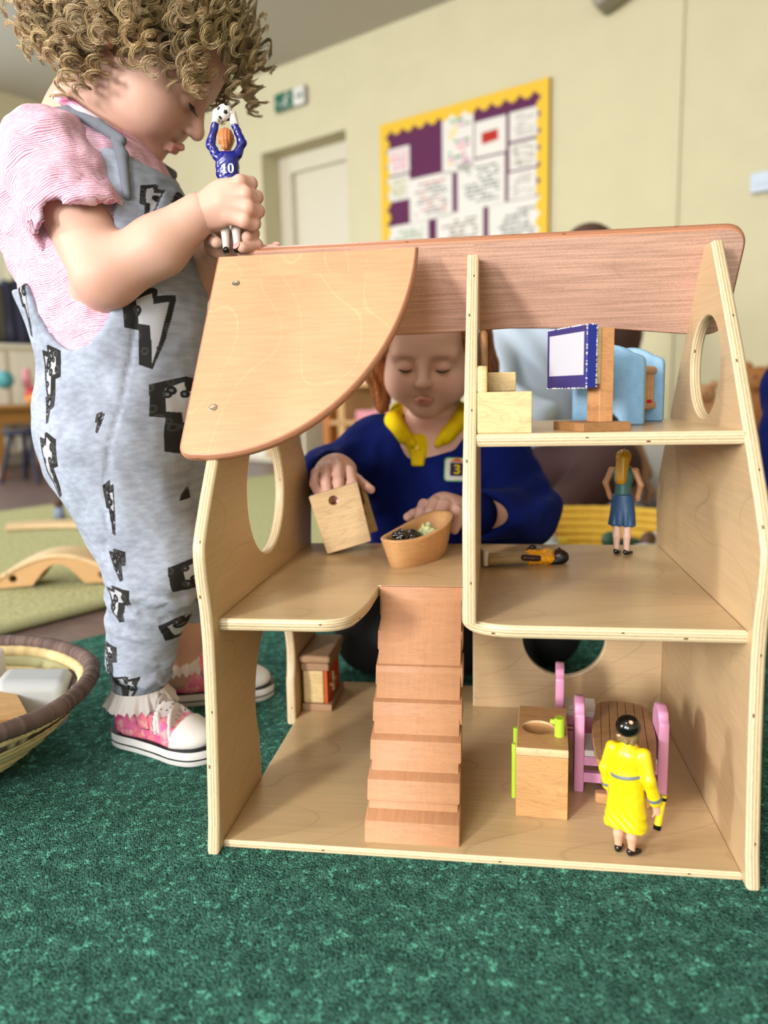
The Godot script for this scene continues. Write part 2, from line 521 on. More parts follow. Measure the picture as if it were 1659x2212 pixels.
func build_room():
	var wp = M.wall_paint
	slab("floor", Vector3(-3.2, -0.12, -0.5), Vector3(5.4, -0.004, 8.6), M.vinyl)
	slab("ceiling", Vector3(-3.2, 2.5, -0.5), Vector3(5.4, 2.62, 8.6), M.ceiling_paint)
	# notice-board wall with the recessed doorway
	slab("wall_back", Vector3(-0.771, 0, -0.3), Vector3(5.4, 2.5, 0.0), wp)
	slab("wall_back", Vector3(-3.2, 0, -0.3), Vector3(-1.511, 2.5, 0.0), wp)
	slab("wall_back", Vector3(-1.511, 2.01, -0.3), Vector3(-0.771, 2.5, 0.0), wp)
	slab("wall_back", Vector3(-1.6, 0, -0.42), Vector3(-0.7, 2.1, -0.3), wp)
	# left wall with its window opening
	slab("wall_left", Vector3(-3.2, 0, 0), Vector3(-3.02, 1.0, 8.6), wp)
	slab("wall_left", Vector3(-3.2, 2.06, 0), Vector3(-3.02, 2.5, 8.6), wp)
	slab("wall_left", Vector3(-3.2, 1.0, 0), Vector3(-3.02, 2.06, 1.0), wp)
	slab("wall_left", Vector3(-3.2, 1.0, 2.8), Vector3(-3.02, 2.06, 8.6), wp)
	slab("wall_right", Vector3(5.2, 0, 0), Vector3(5.4, 2.5, 8.6), wp)
	# wall behind the photographer with two narrow windows and a wide one, all out of view
	slab("wall_front", Vector3(-3.2, 0, 8.4), Vector3(5.4, 0.95, 8.6), wp)
	slab("wall_front", Vector3(-3.2, 2.4, 8.4), Vector3(5.4, 2.5, 8.6), wp)
	slab("wall_front", Vector3(-3.2, 0.95, 8.4), Vector3(-2.4, 2.4, 8.6), wp)
	slab("wall_front", Vector3(-1.7, 0.95, 8.4), Vector3(1.55, 2.4, 8.6), wp)
	slab("wall_front", Vector3(2.15, 0.95, 8.4), Vector3(3.0, 2.4, 8.6), wp)
	slab("wall_front", Vector3(4.5, 0.95, 8.4), Vector3(5.4, 2.4, 8.6), wp)
	window(4, Vector3(3.0, 0.95, 8.48), Vector3(4.5, 2.4, 8.53), 0)  # unseen wide window, placed for the frontal light on the house
	window(1, Vector3(1.55, 0.95, 8.48), Vector3(2.15, 2.4, 8.53), 0)
	window(2, Vector3(-2.4, 0.95, 8.48), Vector3(-1.7, 2.4, 8.53), 0)
	window(3, Vector3(-3.14, 1.0, 1.0), Vector3(-3.09, 2.06, 2.8), 2)
	for c in [Vector3(1.9, 2.5, 4.6), Vector3(0.6, 2.5, 2.0)]:  # unseen panels that go with the two overhead lamps
		var cl := thing("unseen_ceiling_light", "unseen square white ceiling light panel " + ("above the doll's house" if c.z > 3.0 else "above the shaggy rug"), "ceiling light", RF * Transform3D(Basis(), c))
		sub(cl, "frame", Vector3(-0.3, -0.03, -0.3), Vector3(0.3, 0.0, 0.3), M.white_gloss)
		sub(cl, "diffuser", Vector3(-0.28, -0.036, -0.28), Vector3(0.28, -0.03, 0.28), M.glow, 0.001)
	# door
	var d := Node3D.new(); d.name = "door_1"; d.transform = RF; add_child(d); d.set_meta("kind", "structure")
	sub(d, "leaf", Vector3(-1.40, 0.0, -0.25), Vector3(-0.80, 1.90, -0.20), M.door_paint)
	sub(d, "jamb", Vector3(-1.511, 0.0, -0.30), Vector3(-1.40, 2.01, -0.16), M.door_paint)
	sub(d, "jamb", Vector3(-0.80, 0.0, -0.30), Vector3(-0.771, 2.01, -0.16), M.door_paint)
	sub(d, "head", Vector3(-1.40, 1.90, -0.30), Vector3(-0.80, 2.01, -0.16), M.door_paint)
	sub(d, "notice", Vector3(-1.15, 1.18, -0.198), Vector3(-0.84, 1.37, -0.192), M.sign_green)
	slab("trim_1", Vector3(1.20, 0.0, 0.0), Vector3(1.235, 2.5, 0.012), wp)
	slab("baseboard_back", Vector3(-0.771, 0.0, 0.0), Vector3(5.2, 0.10, 0.015), M.white_gloss)
	# exit sign
	var s := thing("exit_sign", "green and white exit sign on the wall above the door", "sign", RF * Transform3D(Basis(), Vector3(-1.337, 2.218, 0.0)))
	sub(s, "housing", Vector3(0, 0, 0), Vector3(0.268, 0.112, 0.03), M.grey_metal, 0.004)
	sub(s, "green_panel", Vector3(0.004, 0.004, 0.03), Vector3(0.165, 0.108, 0.033), M.sign_green)
	sub(s, "white_panel", Vector3(0.17, 0.004, 0.03), Vector3(0.264, 0.108, 0.033), M.paper)
	var fig := MB.new()   # the running man and the arrow
	fig.lathe(Transform3D(Basis(Vector3.RIGHT, PI / 2), Vector3(0.118, 0.088, 0.0335)), [Vector2(0.009, -0.001), Vector2(0.009, 0.001), Vector2(0, 0.001)], 10)
	for l in [[0.112, 0.074, 0.098, 0.045, 0.008], [0.098, 0.045, 0.12, 0.03, 0.006], [0.12, 0.03, 0.115, 0.012, 0.005], [0.098, 0.045, 0.075, 0.028, 0.006], [0.075, 0.028, 0.058, 0.034, 0.005], [0.112, 0.072, 0.135, 0.06, 0.004], [0.112, 0.07, 0.085, 0.062, 0.004], [0.022, 0.05, 0.05, 0.05, 0.004]]:
		fig.tube([Vector3(l[0], l[1], 0.0335), Vector3(l[2], l[3], 0.0335)], [l[4], l[4] * 0.8], 6)
	put("running_man", fig.mesh(), M.paper, s)
	var arrow := MB.new()
	for l in [[0.19, 0.056, 0.245, 0.056], [0.225, 0.075, 0.247, 0.056], [0.225, 0.037, 0.247, 0.056]]: arrow.tube([Vector3(l[0], l[1], 0.0335), Vector3(l[2], l[3], 0.0335)], [0.005], 6)
	put("arrow", arrow.mesh(), M.sign_green, s)
	# wall controls and ceiling box
	var th := thing("wall_controller", "small pale blue control box on the cream wall at right", "control box", RF * Transform3D(Basis(), Vector3(1.55, 1.25, 0)))
	sub(th, "case", Vector3(0, 0, 0), Vector3(0.14, 0.085, 0.035), M.pale_blue, 0.006)
	sub(th, "cover", Vector3(0.01, 0.03, 0.035), Vector3(0.13, 0.078, 0.04), M.pale_blue, 0.003)
	var sp := thing("wall_speaker", "grey wedge-shaped speaker high on the cream wall", "speaker", RF * Transform3D(Basis(), Vector3(0.80, 2.16, 0.0)))
	put("cabinet", plate(rounded([[0.06, 0.0, 0.03], [0.2, 0.05, 0.03], [0.36, 0.24, 0.01], [0.0, 0.24, 0.01]]), [], 0.14, 0.004), M.grey_metal, sp)
	sub(sp, "bracket", Vector3(0.1, 0.24, 0.03), Vector3(0.2, 0.34, 0.08), M.grey_metal)
	board()
	# carpet and rug
	var cp := put("green_carpet", plate(PackedVector2Array([Vector2(-0.745, 0.58), Vector2(-0.40, 1.02), Vector2(0.1, 1.5), Vector2(0.9, 1.25), Vector2(1.6, 0.2), Vector2(1.5, -1.6), Vector2(-0.9, -1.8), Vector2(-1.5, -0.4)]), [], 0.006, 0.002), [M.carpet, M.carpet], null, Transform3D(Basis(Vector3.RIGHT, -PI / 2), Vector3(0, -0.0055, 0)))
	tag(cp, "green loop-pile carpet flecked with paler green under the doll's house", "carpet")
	var rug := put("shaggy_rug", plate(rounded([[-0.45, -3.75, 0.02], [1.02, -3.75, 0.02], [1.02, -0.06, 0.02], [-0.45, -0.06, 0.02]]), [], 0.024, 0.008), [M.rug, M.rug], null, RF * Transform3D(Basis(Vector3.RIGHT, -PI / 2), Vector3(0, -0.003, 0)))
	tag(rug, "long pale green shaggy rug on the brown vinyl floor", "rug")

func window(n: int, lo: Vector3, hi: Vector3, thin: int):
	var w := Node3D.new(); w.name = "window_%d" % n; w.transform = RF; add_child(w); w.set_meta("kind", "structure")
	var long := 0 if thin == 0 else 2
	var f := 0.06
	var ax := Vector3.ZERO
	for k in 4:   # uprights
		var a := lo; var b := hi
		var p := lerpf(lo[long], hi[long] - f, k / 3.0)
		a[long] = p; b[long] = p + f
		sub(w, "mullion", a, b, M.white_gloss)
	for k in 2:
		var a := lo; var b := hi
		var p: float = lo.y if k == 0 else hi.y - f
		a.y = p; b.y = p + f
		sub(w, "rail", a, b, M.white_gloss)
	var q := (lo + hi) / 2
	for k in 3:
		var a := lo; var b := hi
		var len := (hi[long] - lo[long] - f) / 3
		a[long] = lo[long] + f + k * len; b[long] = lo[long] + (k + 1) * len
		a.y += f; b.y -= f
		var t := 2 if thin == 0 else 0
		a[t] = q[t] - 0.003; b[t] = q[t] + 0.003
		sub(w, "pane", a, b, M.glass, 0.0005)

func scallop(len: float, n: int, deep: float, base: float) -> PackedVector2Array:
	var p := PackedVector2Array([Vector2(0, 0), Vector2(len, 0)])
	for k in n * 6 + 1:
		var t := 1.0 - float(k) / (n * 6)
		p.append(Vector2(len * t, base + deep * absf(sin(t * n * PI))))
	return p

func board():
	var x0 := -0.492; var x1 := 0.588; var y0 := 1.0; var y1 := 1.966
	var b := thing("notice_board", "purple notice board with a scalloped yellow border on the cream wall", "notice board", RF * Transform3D(Basis(), Vector3(x0, y0, 0)))
	var w := x1 - x0; var h := y1 - y0
	sub(b, "backing", Vector3(0, 0, 0), Vector3(w, h, 0.02), M.board_purple)
	var top := scallop(w, 13, 0.03, 0.045)
	put("border_strip", plate(top, [], 0.004, 0.0005), M.border_yellow, b, Transform3D(Basis(Vector3.BACK, PI), Vector3(w, h, 0.02)))
	put("border_strip", plate(top, [], 0.004, 0.0005), M.border_yellow, b, Transform3D(Basis(), Vector3(0, 0, 0.02)))
	var side := scallop(h, 12, 0.03, 0.042)
	put("border_strip", plate(side, [], 0.004, 0.0005), M.border_yellow, b, Transform3D(Basis(Vector3.BACK, PI / 2), Vector3(w, 0, 0.021)))
	put("border_strip", plate(side, [], 0.004, 0.0005), M.border_yellow, b, Transform3D(Basis(Vector3.BACK, -PI / 2), Vector3(0, h, 0.021)))
	# the sheets pinned to it, in the wall's own metres: x, y of the lower left, width, height, what is on it
	var rng := RandomNumberGenerator.new(); rng.seed = 8
	for p in [[-0.435, 1.674, 0.155, 0.145, 0, "small white sheet with pink scribbles, upper left of the notice board"],
			[-0.438, 1.528, 0.156, 0.135, 1, "small white sheet with a yellow-green drawing, below the pink-scribbled one at left"],
			[-0.055, 1.616, 0.2, 0.316, 2, "tall sheet of many coloured writing at the top of the notice board"],
			[0.153, 1.664, 0.19, 0.18, 3, "white sheet with a red rectangle painted on it, near the board's top right"],
			[0.363, 1.704, 0.16, 0.142, 4, "small white sheet in the board's top right corner, faint grey mark"],
			[0.363, 1.560, 0.16, 0.13, 5, "small white sheet with an olive and dark drawing, second down the right edge"],
			[0.358, 1.412, 0.162, 0.138, 4, "small white sheet with faint pencil, third down the right edge of the board"],
			[-0.283, 1.392, 0.291, 0.237, 6, "large white sheet with a reddish heading and grey writing, left centre of the board"],
			[0.042, 1.404, 0.295, 0.25, 7, "large white sheet with a grey pencil drawing in the centre of the board"],
			[-0.438, 1.16, 0.282, 0.23, 8, "white sheet with a green mark at the board's lower left"],
			[-0.098, 1.13, 0.302, 0.275, 9, "white sheet with a brown figure drawing, bottom middle of the board"],
			[0.238, 1.11, 0.308, 0.298, 7, "largest white sheet with a grey drawing at the board's lower right"]]:
		var s := thing("pinned_sheet", p[5], "paper sheet", RF * Transform3D(Basis(), Vector3(p[0], p[1], 0.0205)), "sheets on the notice board")
		sub(s, "paper", Vector3(0, 0, 0), Vector3(p[2], p[3], 0.002), M.paper, 0.0004)
		var ink := MB.new()
		var cols: Array = [[Color(0.8, 0.45, 0.6)], [Color(0.6, 0.6, 0.3)], [Color(0.85, 0.5, 0.55), Color(0.85, 0.75, 0.3), Color(0.3, 0.6, 0.4), Color(0.7, 0.4, 0.6), Color(0.35, 0.5, 0.3)], [Color(0.65, 0.13, 0.08)], [Color(0.6, 0.6, 0.58)], [Color(0.32, 0.30, 0.16)], [Color(0.45, 0.45, 0.45), Color(0.45, 0.42, 0.45), Color(0.7, 0.4, 0.4)], [Color(0.42, 0.44, 0.44)], [Color(0.45, 0.55, 0.42)], [Color(0.5, 0.45, 0.38)]][p[4]]
		if p[4] == 3:
			ink.face([Vector3(0.045, 0.06, 0.0026), Vector3(0.145, 0.068, 0.0026), Vector3(0.142, 0.122, 0.0026), Vector3(0.042, 0.118, 0.0026)], Vector3.BACK, [], cols[0].srgb_to_linear())
		else:
			for r in 9:
				var yy: float = p[3] * (0.13 + 0.085 * r)
				var xx: float = p[2] * rng.randf_range(0.12, 0.3)
				while xx < p[2] * 0.85:
					var l: float = minf(rng.randf_range(0.012, 0.05), p[2] * 0.88 - xx)
					var c: Color = cols[rng.randi() % cols.size()]
					if rng.randf() < 0.75: ink.face([Vector3(xx, yy, 0.0026), Vector3(xx + l, yy, 0.0026), Vector3(xx + l, yy + p[3] * 0.045, 0.0026), Vector3(xx, yy + p[3] * 0.045, 0.0026)], Vector3.BACK, [], c.srgb_to_linear())
					xx += l + 0.008
		if not M.has("ink"):
			mat("ink", Color.WHITE, 0.8).vertex_color_use_as_albedo = true
		put("drawing", ink.mesh(), M.ink, s)
# ---------------------------------------------------------------- the doll's house
func profile() -> PackedVector2Array:   # the side panel, x = distance behind its front plane, y = height; symmetrical about the ridge
	var front := [[0.0, 0.0], [0.006, 0.03], [0.0095, 0.065], [0.015, 0.125], [0.0175, 0.17], [0.0185, 0.205], [0.0165, 0.235], [0.0105, 0.265], [0.0085, 0.285], [0.0095, 0.298], [0.016, 0.311], [0.034, 0.340], [0.0705, 0.394], [0.1185, 0.464], [0.165, 0.527], [0.2035, 0.5765]]
	var mid := 0.2167
	var o := PackedVector2Array()
	for p in front: o.append(Vector2(p[0], p[1]))
	front.reverse()
	for p in front: o.append(Vector2(2 * mid - p[0], p[1]))
	return o

func build_house():
	var h := thing("dolls_house", "open-fronted plywood doll's house with a staircase and peach-coloured roof boards", "doll's house")
	var face = [M.birch, M.ply]
	# side panels: x of the outline runs to the back (-z), so turn the sheet a quarter turn about y
	var turn := Basis(Vector3.UP, PI / 2)
	var door := rounded([[0.079, -0.01, 0.0], [0.079, 0.01, 0.0], [0.0795, 0.05, 0.0]])
	var arch := PackedVector2Array()
	for k in 33:
		var a := PI * (1.0 + 0.14) - PI * 1.28 * k / 32.0
		arch.append(Vector2(0.2167 + cos(a) * 0.084, 0.0945 + sin(a) * 0.084))
	# left panel: the arch is open at the floor, so the outline walks round it
	var pr := profile()
	var lp := PackedVector2Array()
	for p in pr: lp.append(p)
	var arch_pts := [Vector2(2 * 0.2167 - 0.1425, 0.0)]
	for k in range(32, -1, -1): arch_pts.append(arch[k])
	arch_pts.append(Vector2(0.1425, 0.0))
	# drop into the bottom edge between the rear foot and the front foot
	for p in arch_pts: lp.append(p)
	put("side_panel", plate(lp, [circle(Vector2(0.2105, 0.323), 0.0715, 0.0705)], T, 0.0022, 1.0), face, h, Transform3D(turn, Vector3(-XI - T, 0, 0)))
	put("side_panel", plate(profile(), [circle(Vector2(0.2105, 0.4515), 0.058, 0.0515)], T, 0.0022), face, h, Transform3D(turn, Vector3(XI, 0, 0)))
	var flat := Basis(Vector3.RIGHT, -PI / 2)   # outline x,y -> world x,-z
	# base board
	put("base_board", plate(rounded([[-XI, 0.0138, 0.0], [XI, 0.0138, 0.0], [XI, 0.4295, 0.0], [-XI, 0.4295, 0.0]]), [], T, 0.0012), [M.birch_floor, M.ply], h, Transform3D(flat, Vector3(0, 0.0075 - T, 0)))
	# first floor with the stair well
	var s1 := rounded([[-XI, 0.0345, 0.0], [-0.116, 0.036, 0.05], [-0.1045, 0.09, 0.05], [-0.1035, 0.168, 0.0], [-0.0122, 0.168, 0.0], [-0.0075, 0.0315, 0.05], [XI, 0.0315, 0.0], [XI, 0.403, 0.0], [-XI, 0.403, 0.0]], 9)
	put("first_floor", plate(s1, [], T, 0.0016), [M.birch_floor, M.ply], h, Transform3D(flat, Vector3(0, 0.2233 - T, 0)))
	# upper shelf
	put("upper_shelf", plate(rounded([[0.0058, 0.068, 0.0], [XI, 0.068, 0.0], [XI, 0.345, 0.0], [0.0058, 0.345, 0.0]]), [], T, 0.0012), [M.birch_floor, M.ply], h, Transform3D(flat, Vector3(0, 0.3931 - T, 0)))
	# divider from the first floor to the ridge
	var dv := [[0.0335, 0.2233], [0.034, 0.30], [0.036, 0.335], [0.0705, 0.394], [0.1185, 0.464], [0.165, 0.527], [0.2015, 0.5735], [0.232, 0.5735], [0.270, 0.52], [0.30, 0.47], [0.30, 0.2233]]
	var dp := PackedVector2Array()
	for p in dv: dp.append(Vector2(p[0], p[1]))
	put("divider_panel", plate(dp, [], T * 0.99, 0.0012), face, h, Transform3D(turn, Vector3(-0.0062, 0, 0)))
	# wall with a porthole at the back of the ground floor
	put("rear_wall", plate(rounded([[-0.0065, 0.0075, 0.0], [XI, 0.0075, 0.0], [XI, 0.2114, 0.0], [-0.0065, 0.2114, 0.0]]), [circle(Vector2(0.1125, 0.1075), 0.0535, 0.0535)], T, 0.0012), face, h, Transform3D(Basis(), Vector3(0, 0, -0.3538 - T)))
	# front roof board: a quarter of an ellipse on the front slope
	var slope := Vector3(0, 0.8225, -0.5687)   # up the slope
	var nrm := Vector3(0, 0.5687, 0.8225)
	var p0 := Vector3(0, 0.2933, -0.0075) + nrm * 0.001
	var rb := Transform3D(Basis(Vector3.RIGHT, slope, nrm), p0)
	var q := []
	q.append([-0.2765, 0.3445, 0.0]); q.append([-0.2765, 0.094, 0.022]); q.append([-0.248, 0.0925, 0.0])
	for k in range(1, 25):
		var a := PI / 2 * k / 24.0
		q.append([-0.253 + 0.1955 * pow(sin(a), 0.96), 0.3445 - 0.252 * pow(cos(a), 1.0), 0.0])
	var rp := rounded(q, 8)
	var roof := put("roof_board", plate(rp, [], T, 0.003), [M.roof, M.roof_ply], h, rb)
	for s in [[-0.2494, 0.303], [-0.249, 0.147]]:
		var sc := MB.new()
		sc.lathe(Transform3D(Basis(Vector3.RIGHT, PI / 2), Vector3(s[0], s[1], T - 0.0002)), [Vector2(0.0042, 0.0), Vector2(0.0042, 0.0007), Vector2(0.0034, 0.0009), Vector2(0.003, 0.0004), Vector2(0.0, 0.0004)], 18)
		sc.box(Transform3D(Basis(Vector3.BACK, 0.5), Vector3(s[0], s[1], T + 0.0003)), Vector3(0.0022, 0.0004, 0.0004), 0.0001, 1)
		sc.box(Transform3D(Basis(Vector3.BACK, 0.5 + PI / 2), Vector3(s[0], s[1], T + 0.0003)), Vector3(0.0022, 0.0004, 0.0004), 0.0001, 1)
		put("screw", sc.mesh(), M.steel, roof)
	# ridge board on the rear slope, seen from inside
	var nb := Vector3(0, 0.5687, -0.8225); var sb := Vector3(0, 0.8225, 0.5687)
	var pb := Vector3(0, 0.2933, -0.4258)
	var rq := rounded([[-0.265, 0.3625, 0.0], [-0.265, 0.2475, 0.0], [-0.06, 0.2488, 0.0], [0.04, 0.2525, 0.0], [0.148, 0.2485, 0.0], [0.221, 0.2397, 0.0], [0.2795, 0.233, 0.03], [0.2795, 0.3625, 0.024]], 8)
	# outline x mirrored because the sheet faces backwards
	var mir := PackedVector2Array()
	for p in rq: mir.append(Vector2(-p.x, p.y))
	put("ridge_board", plate(mir, [], T, 0.0025), [M.ridge, M.roof_ply], h, Transform3D(Basis(Vector3.LEFT, sb, nb), pb))
	# staircase
	var st := Node3D.new(); st.name = "staircase"; h.add_child(st)
	var x0 := -0.1015; var x1 := -0.0105
	var zf := -0.0252; var y0 := 0.0075
	var n := 7
	var rise := (0.2233 - 0.0075) / n; var run := (0.158 - 0.0252) / (n - 1)
	var string := PackedVector2Array([Vector2(-zf + 0.004, y0), Vector2(-zf + 0.03, y0), Vector2(0.168, 0.2233 - 0.045), Vector2(0.168, 0.2233 - 0.002)])
	put("stringer", plate(string, [], x1 - x0 - 0.004, 0.0008), M.stair, st, Transform3D(turn, Vector3(x0 + 0.002, 0, 0)))
	var rng := RandomNumberGenerator.new(); rng.seed = 3
	for k in n:
		var yb := y0 + rise * k; var zb := zf - run * k
		# each step: a face leaning back, a little nose over the tread below, then a sloping tread
		var prof := PackedVector2Array([Vector2(-zb, yb), Vector2(-zb + 0.0055, yb + rise * 0.61), Vector2(-zb + run + 0.0045, yb + rise - 0.0042), Vector2(-zb + run + 0.009, yb + rise - 0.0042), Vector2(-zb + 0.030, yb)])
		if k == n - 1: prof = PackedVector2Array([Vector2(-zb, yb), Vector2(-zb + 0.005, yb + rise), Vector2(0.168, yb + rise), Vector2(0.168, yb)])
		put("step", plate(prof, [], x1 - x0 + rng.randf_range(-0.0004, 0.0004), 0.0009), M.stair, st, Transform3D(turn, Vector3(x0 + rng.randf_range(-0.0003, 0.0003), 0, 0)))
# ---------------------------------------------------------------- smooth solids: tapered capsules, ellipsoids and boxes blended, then meshed as surface nets
class Sdf:
	var ty := PackedInt32Array(); var A := PackedVector3Array(); var B := PackedVector3Array()
	var ra := PackedFloat32Array(); var rb := PackedFloat32Array(); var kk := PackedFloat32Array(); var bas: Array[Basis] = []
	var bend = null
	func add(t: int, a: Vector3, b: Vector3, r0: float, r1: float, k: float, bs := Basis()):
		ty.append(t); A.append(a); B.append(b); ra.append(r0); rb.append(r1); kk.append(maxf(k, 1e-5)); bas.append(bs)
	func cap(a: Vector3, b: Vector3, r0: float, r1: float, k := 0.01): add(0, a, b, r0, r1, k)
	func chain(p: Array, r: Array, k := 0.01):
		for j in p.size() - 1: cap(p[j], p[j + 1], r[j], r[j + 1], k)
	func ell(c: Vector3, r: Vector3, k := 0.01, bs := Basis()): add(1, c, r, 0, 0, k, bs.inverse())
	func box(c: Vector3, h: Vector3, r: float, k := 0.01, bs := Basis()): add(2, c, h, r, 0, k, bs.inverse())
	func cut_cap(a: Vector3, b: Vector3, r0: float, r1: float, k := 0.002): add(10, a, b, r0, r1, k)
	func cut_ell(c: Vector3, r: Vector3, k := 0.002, bs := Basis()): add(11, c, r, 0, 0, k, bs.inverse())
	func cut_box(c: Vector3, h: Vector3, r: float, k := 0.002, bs := Basis()): add(12, c, h, r, 0, k, bs.inverse())
	func cut_plane(p: Vector3, n: Vector3, k := 0.002): add(20, p, n.normalized(), 0, 0, k)
	func one(j: int, p: Vector3) -> float:
		var t := ty[j] % 10
		if ty[j] == 20: return (p - A[j]).dot(B[j])
		if t == 0:
			var a := A[j]; var ba := B[j] - a; var pa := p - a
			var h := clampf(pa.dot(ba) / maxf(ba.length_squared(), 1e-12), 0.0, 1.0)
			return (pa - ba * h).length() - lerpf(ra[j], rb[j], h)
		var q: Vector3 = bas[j] * (p - A[j])
		if t == 1:
			var r := B[j]
			var k0 := (q / r).length(); var k1 := (q / (r * r)).length()
			return k0 * (k0 - 1.0) / maxf(k1, 1e-9)
		var d := q.abs() - B[j] + Vector3.ONE * ra[j]
		return Vector3(maxf(d.x, 0), maxf(d.y, 0), maxf(d.z, 0)).length() + minf(maxf(d.x, maxf(d.y, d.z)), 0.0) - ra[j]
	func d(p: Vector3, sel: PackedInt32Array) -> float:
		var r := 1e3
		for j in sel:
			var v := one(j, p)
			var k := kk[j]
			if ty[j] < 10:
				var h := maxf(k - absf(r - v), 0.0) / k
				r = minf(r, v) - h * h * k * 0.25
			else:
				if ty[j] < 20: v = -v
				var h := maxf(k - absf(r - v), 0.0) / k
				r = maxf(r, v) + h * h * k * 0.25
		return r
	func f(p: Vector3, sel: PackedInt32Array) -> float:
		return d(p, sel) - (bend.call(p) if bend != null else 0.0)
	# colf(p, n) -> Color in linear values; uvf(p, n) -> Vector2; slack: how far bend may move the surface
	func build(cell: float, colf = null, uvf = null, slack := 0.0) -> MB:
		var lo := Vector3.ONE * 1e6; var hi := -lo
		for j in ty.size():
			if ty[j] >= 10: continue
			var e := Vector3.ONE
			if ty[j] == 0:
				var m := maxf(ra[j], rb[j])
				lo = lo.min(A[j].min(B[j]) - e * m); hi = hi.max(A[j].max(B[j]) + e * m)
			else:
				var m := maxf(B[j].x, maxf(B[j].y, B[j].z)) * (1.0 if ty[j] == 1 else 1.75)
				if ty[j] == 1 and bas[j].is_equal_approx(Basis()):
					lo = lo.min(A[j] - B[j]); hi = hi.max(A[j] + B[j])
				else:
					lo = lo.min(A[j] - e * m); hi = hi.max(A[j] + e * m)
		var pad := slack + cell * 2.5 + 0.25 * 0.02
		lo -= Vector3.ONE * pad; hi += Vector3.ONE * pad
		const S := 6
		var nb := Vector3i(((hi - lo) / (cell * S)).ceil())
		var nx := nb.x * S + 1; var ny := nb.y * S + 1; var nz := nb.z * S + 1
		var val := PackedFloat32Array(); val.resize(nx * ny * nz); val.fill(1e9)
		var vid := PackedInt32Array(); vid.resize(nx * ny * nz); vid.fill(-1)
		var all := PackedInt32Array(range(ty.size()))
		var rad := cell * S * 0.87
		var blocks: Array[Vector3i] = []; var sels: Array[PackedInt32Array] = []
		for bz in nb.z:
			for by in nb.y:
				for bx in nb.x:
					var c := lo + (Vector3(bx, by, bz) + Vector3.ONE * 0.5) * cell * S
					var best := 1e3
					var ds := PackedFloat32Array(); ds.resize(ty.size())
					var r := 1e3
					for j in ty.size():
						var v := one(j, c)
						ds[j] = v
						var k := kk[j]
						if ty[j] < 10:
							best = minf(best, v)
							var h := maxf(k - absf(r - v), 0.0) / k
							r = minf(r, v) - h * h * k * 0.25
						else:
							if ty[j] < 20: v = -v
							r = maxf(r, v)
					if absf(r) > rad * 1.45 + slack: continue
					var sel := PackedInt32Array()
					for j in ty.size():
						if ty[j] < 10:
							if ds[j] < best + 3.2 * rad + kk[j] + slack: sel.append(j)
						else:
							var v := ds[j] if ty[j] == 20 else -ds[j]
							if v > -3.2 * rad - kk[j] - slack: sel.append(j)
					blocks.append(Vector3i(bx, by, bz)); sels.append(sel)
		for n in blocks.size():
			var b := blocks[n] * S; var sel := sels[n]
			for z in range(b.z, b.z + S + 1):
				for y in range(b.y, b.y + S + 1):
					var row := (z * ny + y) * nx
					for x in range(b.x, b.x + S + 1):
						if val[row + x] > 1e8: val[row + x] = f(lo + Vector3(x, y, z) * cell, sel)
		var o := MB.new()
		var e1 := Vector3(1, -1, -1); var e2 := Vector3(-1, -1, 1); var e3 := Vector3(-1, 1, -1); var e4 := Vector3(1, 1, 1)
		var step := [0, 1, nx, nx + 1, nx * ny, nx * ny + 1, nx * ny + nx, nx * ny + nx + 1]
		for n in blocks.size():
			var b := blocks[n] * S; var sel := sels[n]
			for z in range(b.z, b.z + S):
				for y in range(b.y, b.y + S):
					for x in range(b.x, b.x + S):
						var at := (z * ny + y) * nx + x
						var m := 0
						for k in 8:
							if val[at + step[k]] < 0.0: m += 1
						if m == 0 or m == 8: continue
						var s := Vector3.ZERO; var cnt := 0
						for k in 8:
							var v0 := val[at + step[k]]
							for ax in 3:
								if k & (1 << ax): continue
								var v1 := val[at + step[k | (1 << ax)]]
								if (v0 < 0.0) == (v1 < 0.0): continue
								var q := Vector3(k & 1, (k >> 1) & 1, (k >> 2) & 1)
								q[ax] = v0 / (v0 - v1)
								s += q; cnt += 1
						var p := lo + (Vector3(x, y, z) + s / cnt) * cell
						var h := cell * 0.4
						var g := e1 * f(p + e1 * h, sel) + e2 * f(p + e2 * h, sel) + e3 * f(p + e3 * h, sel) + e4 * f(p + e4 * h, sel)
						var nn := g.normalized()
						var dd := f(p, sel)
						p -= nn * clampf(dd, -cell * 0.6, cell * 0.6)
						vid[at] = o.vert(p, nn, uvf.call(p, nn) if uvf != null else Vector2.ZERO, colf.call(p, nn) if colf != null else Color.WHITE)
		for n in blocks.size():
			var b := blocks[n] * S
			for z in range(b.z, b.z + S):
				for y in range(b.y, b.y + S):
					for x in range(b.x, b.x + S):
						var at := (z * ny + y) * nx + x
						if vid[at] < 0: continue
						var v0 := val[at] < 0.0
						for ax in 3:
							var da: int = [1, nx, nx * ny][ax]; var db: int = [nx, nx * ny, 1][ax]; var dc: int = [nx * ny, 1, nx][ax]
							if (val[at + da] < 0.0) == v0: continue
							var i0 := vid[at]; var i1 := vid[at - db] if at >= db else -1; var i2 := vid[at - db - dc] if at >= db + dc else -1; var i3 := vid[at - dc] if at >= dc else -1
							if i1 < 0 or i2 < 0 or i3 < 0: continue
							if v0: o.quad(i0, i1, i2, i3)
							else: o.quad(i0, i3, i2, i1)
		return o

# ---------------------------------------------------------------- toys in the house
func yawed(p: Vector3, deg: float) -> Transform3D: return Transform3D(Basis(Vector3.UP, deg_to_rad(deg)), p)

func bar(c: Vector3, size: Vector3, r := 0.0008) -> Array: return [rbox(size, r, 2), Transform3D(Basis(), c)]

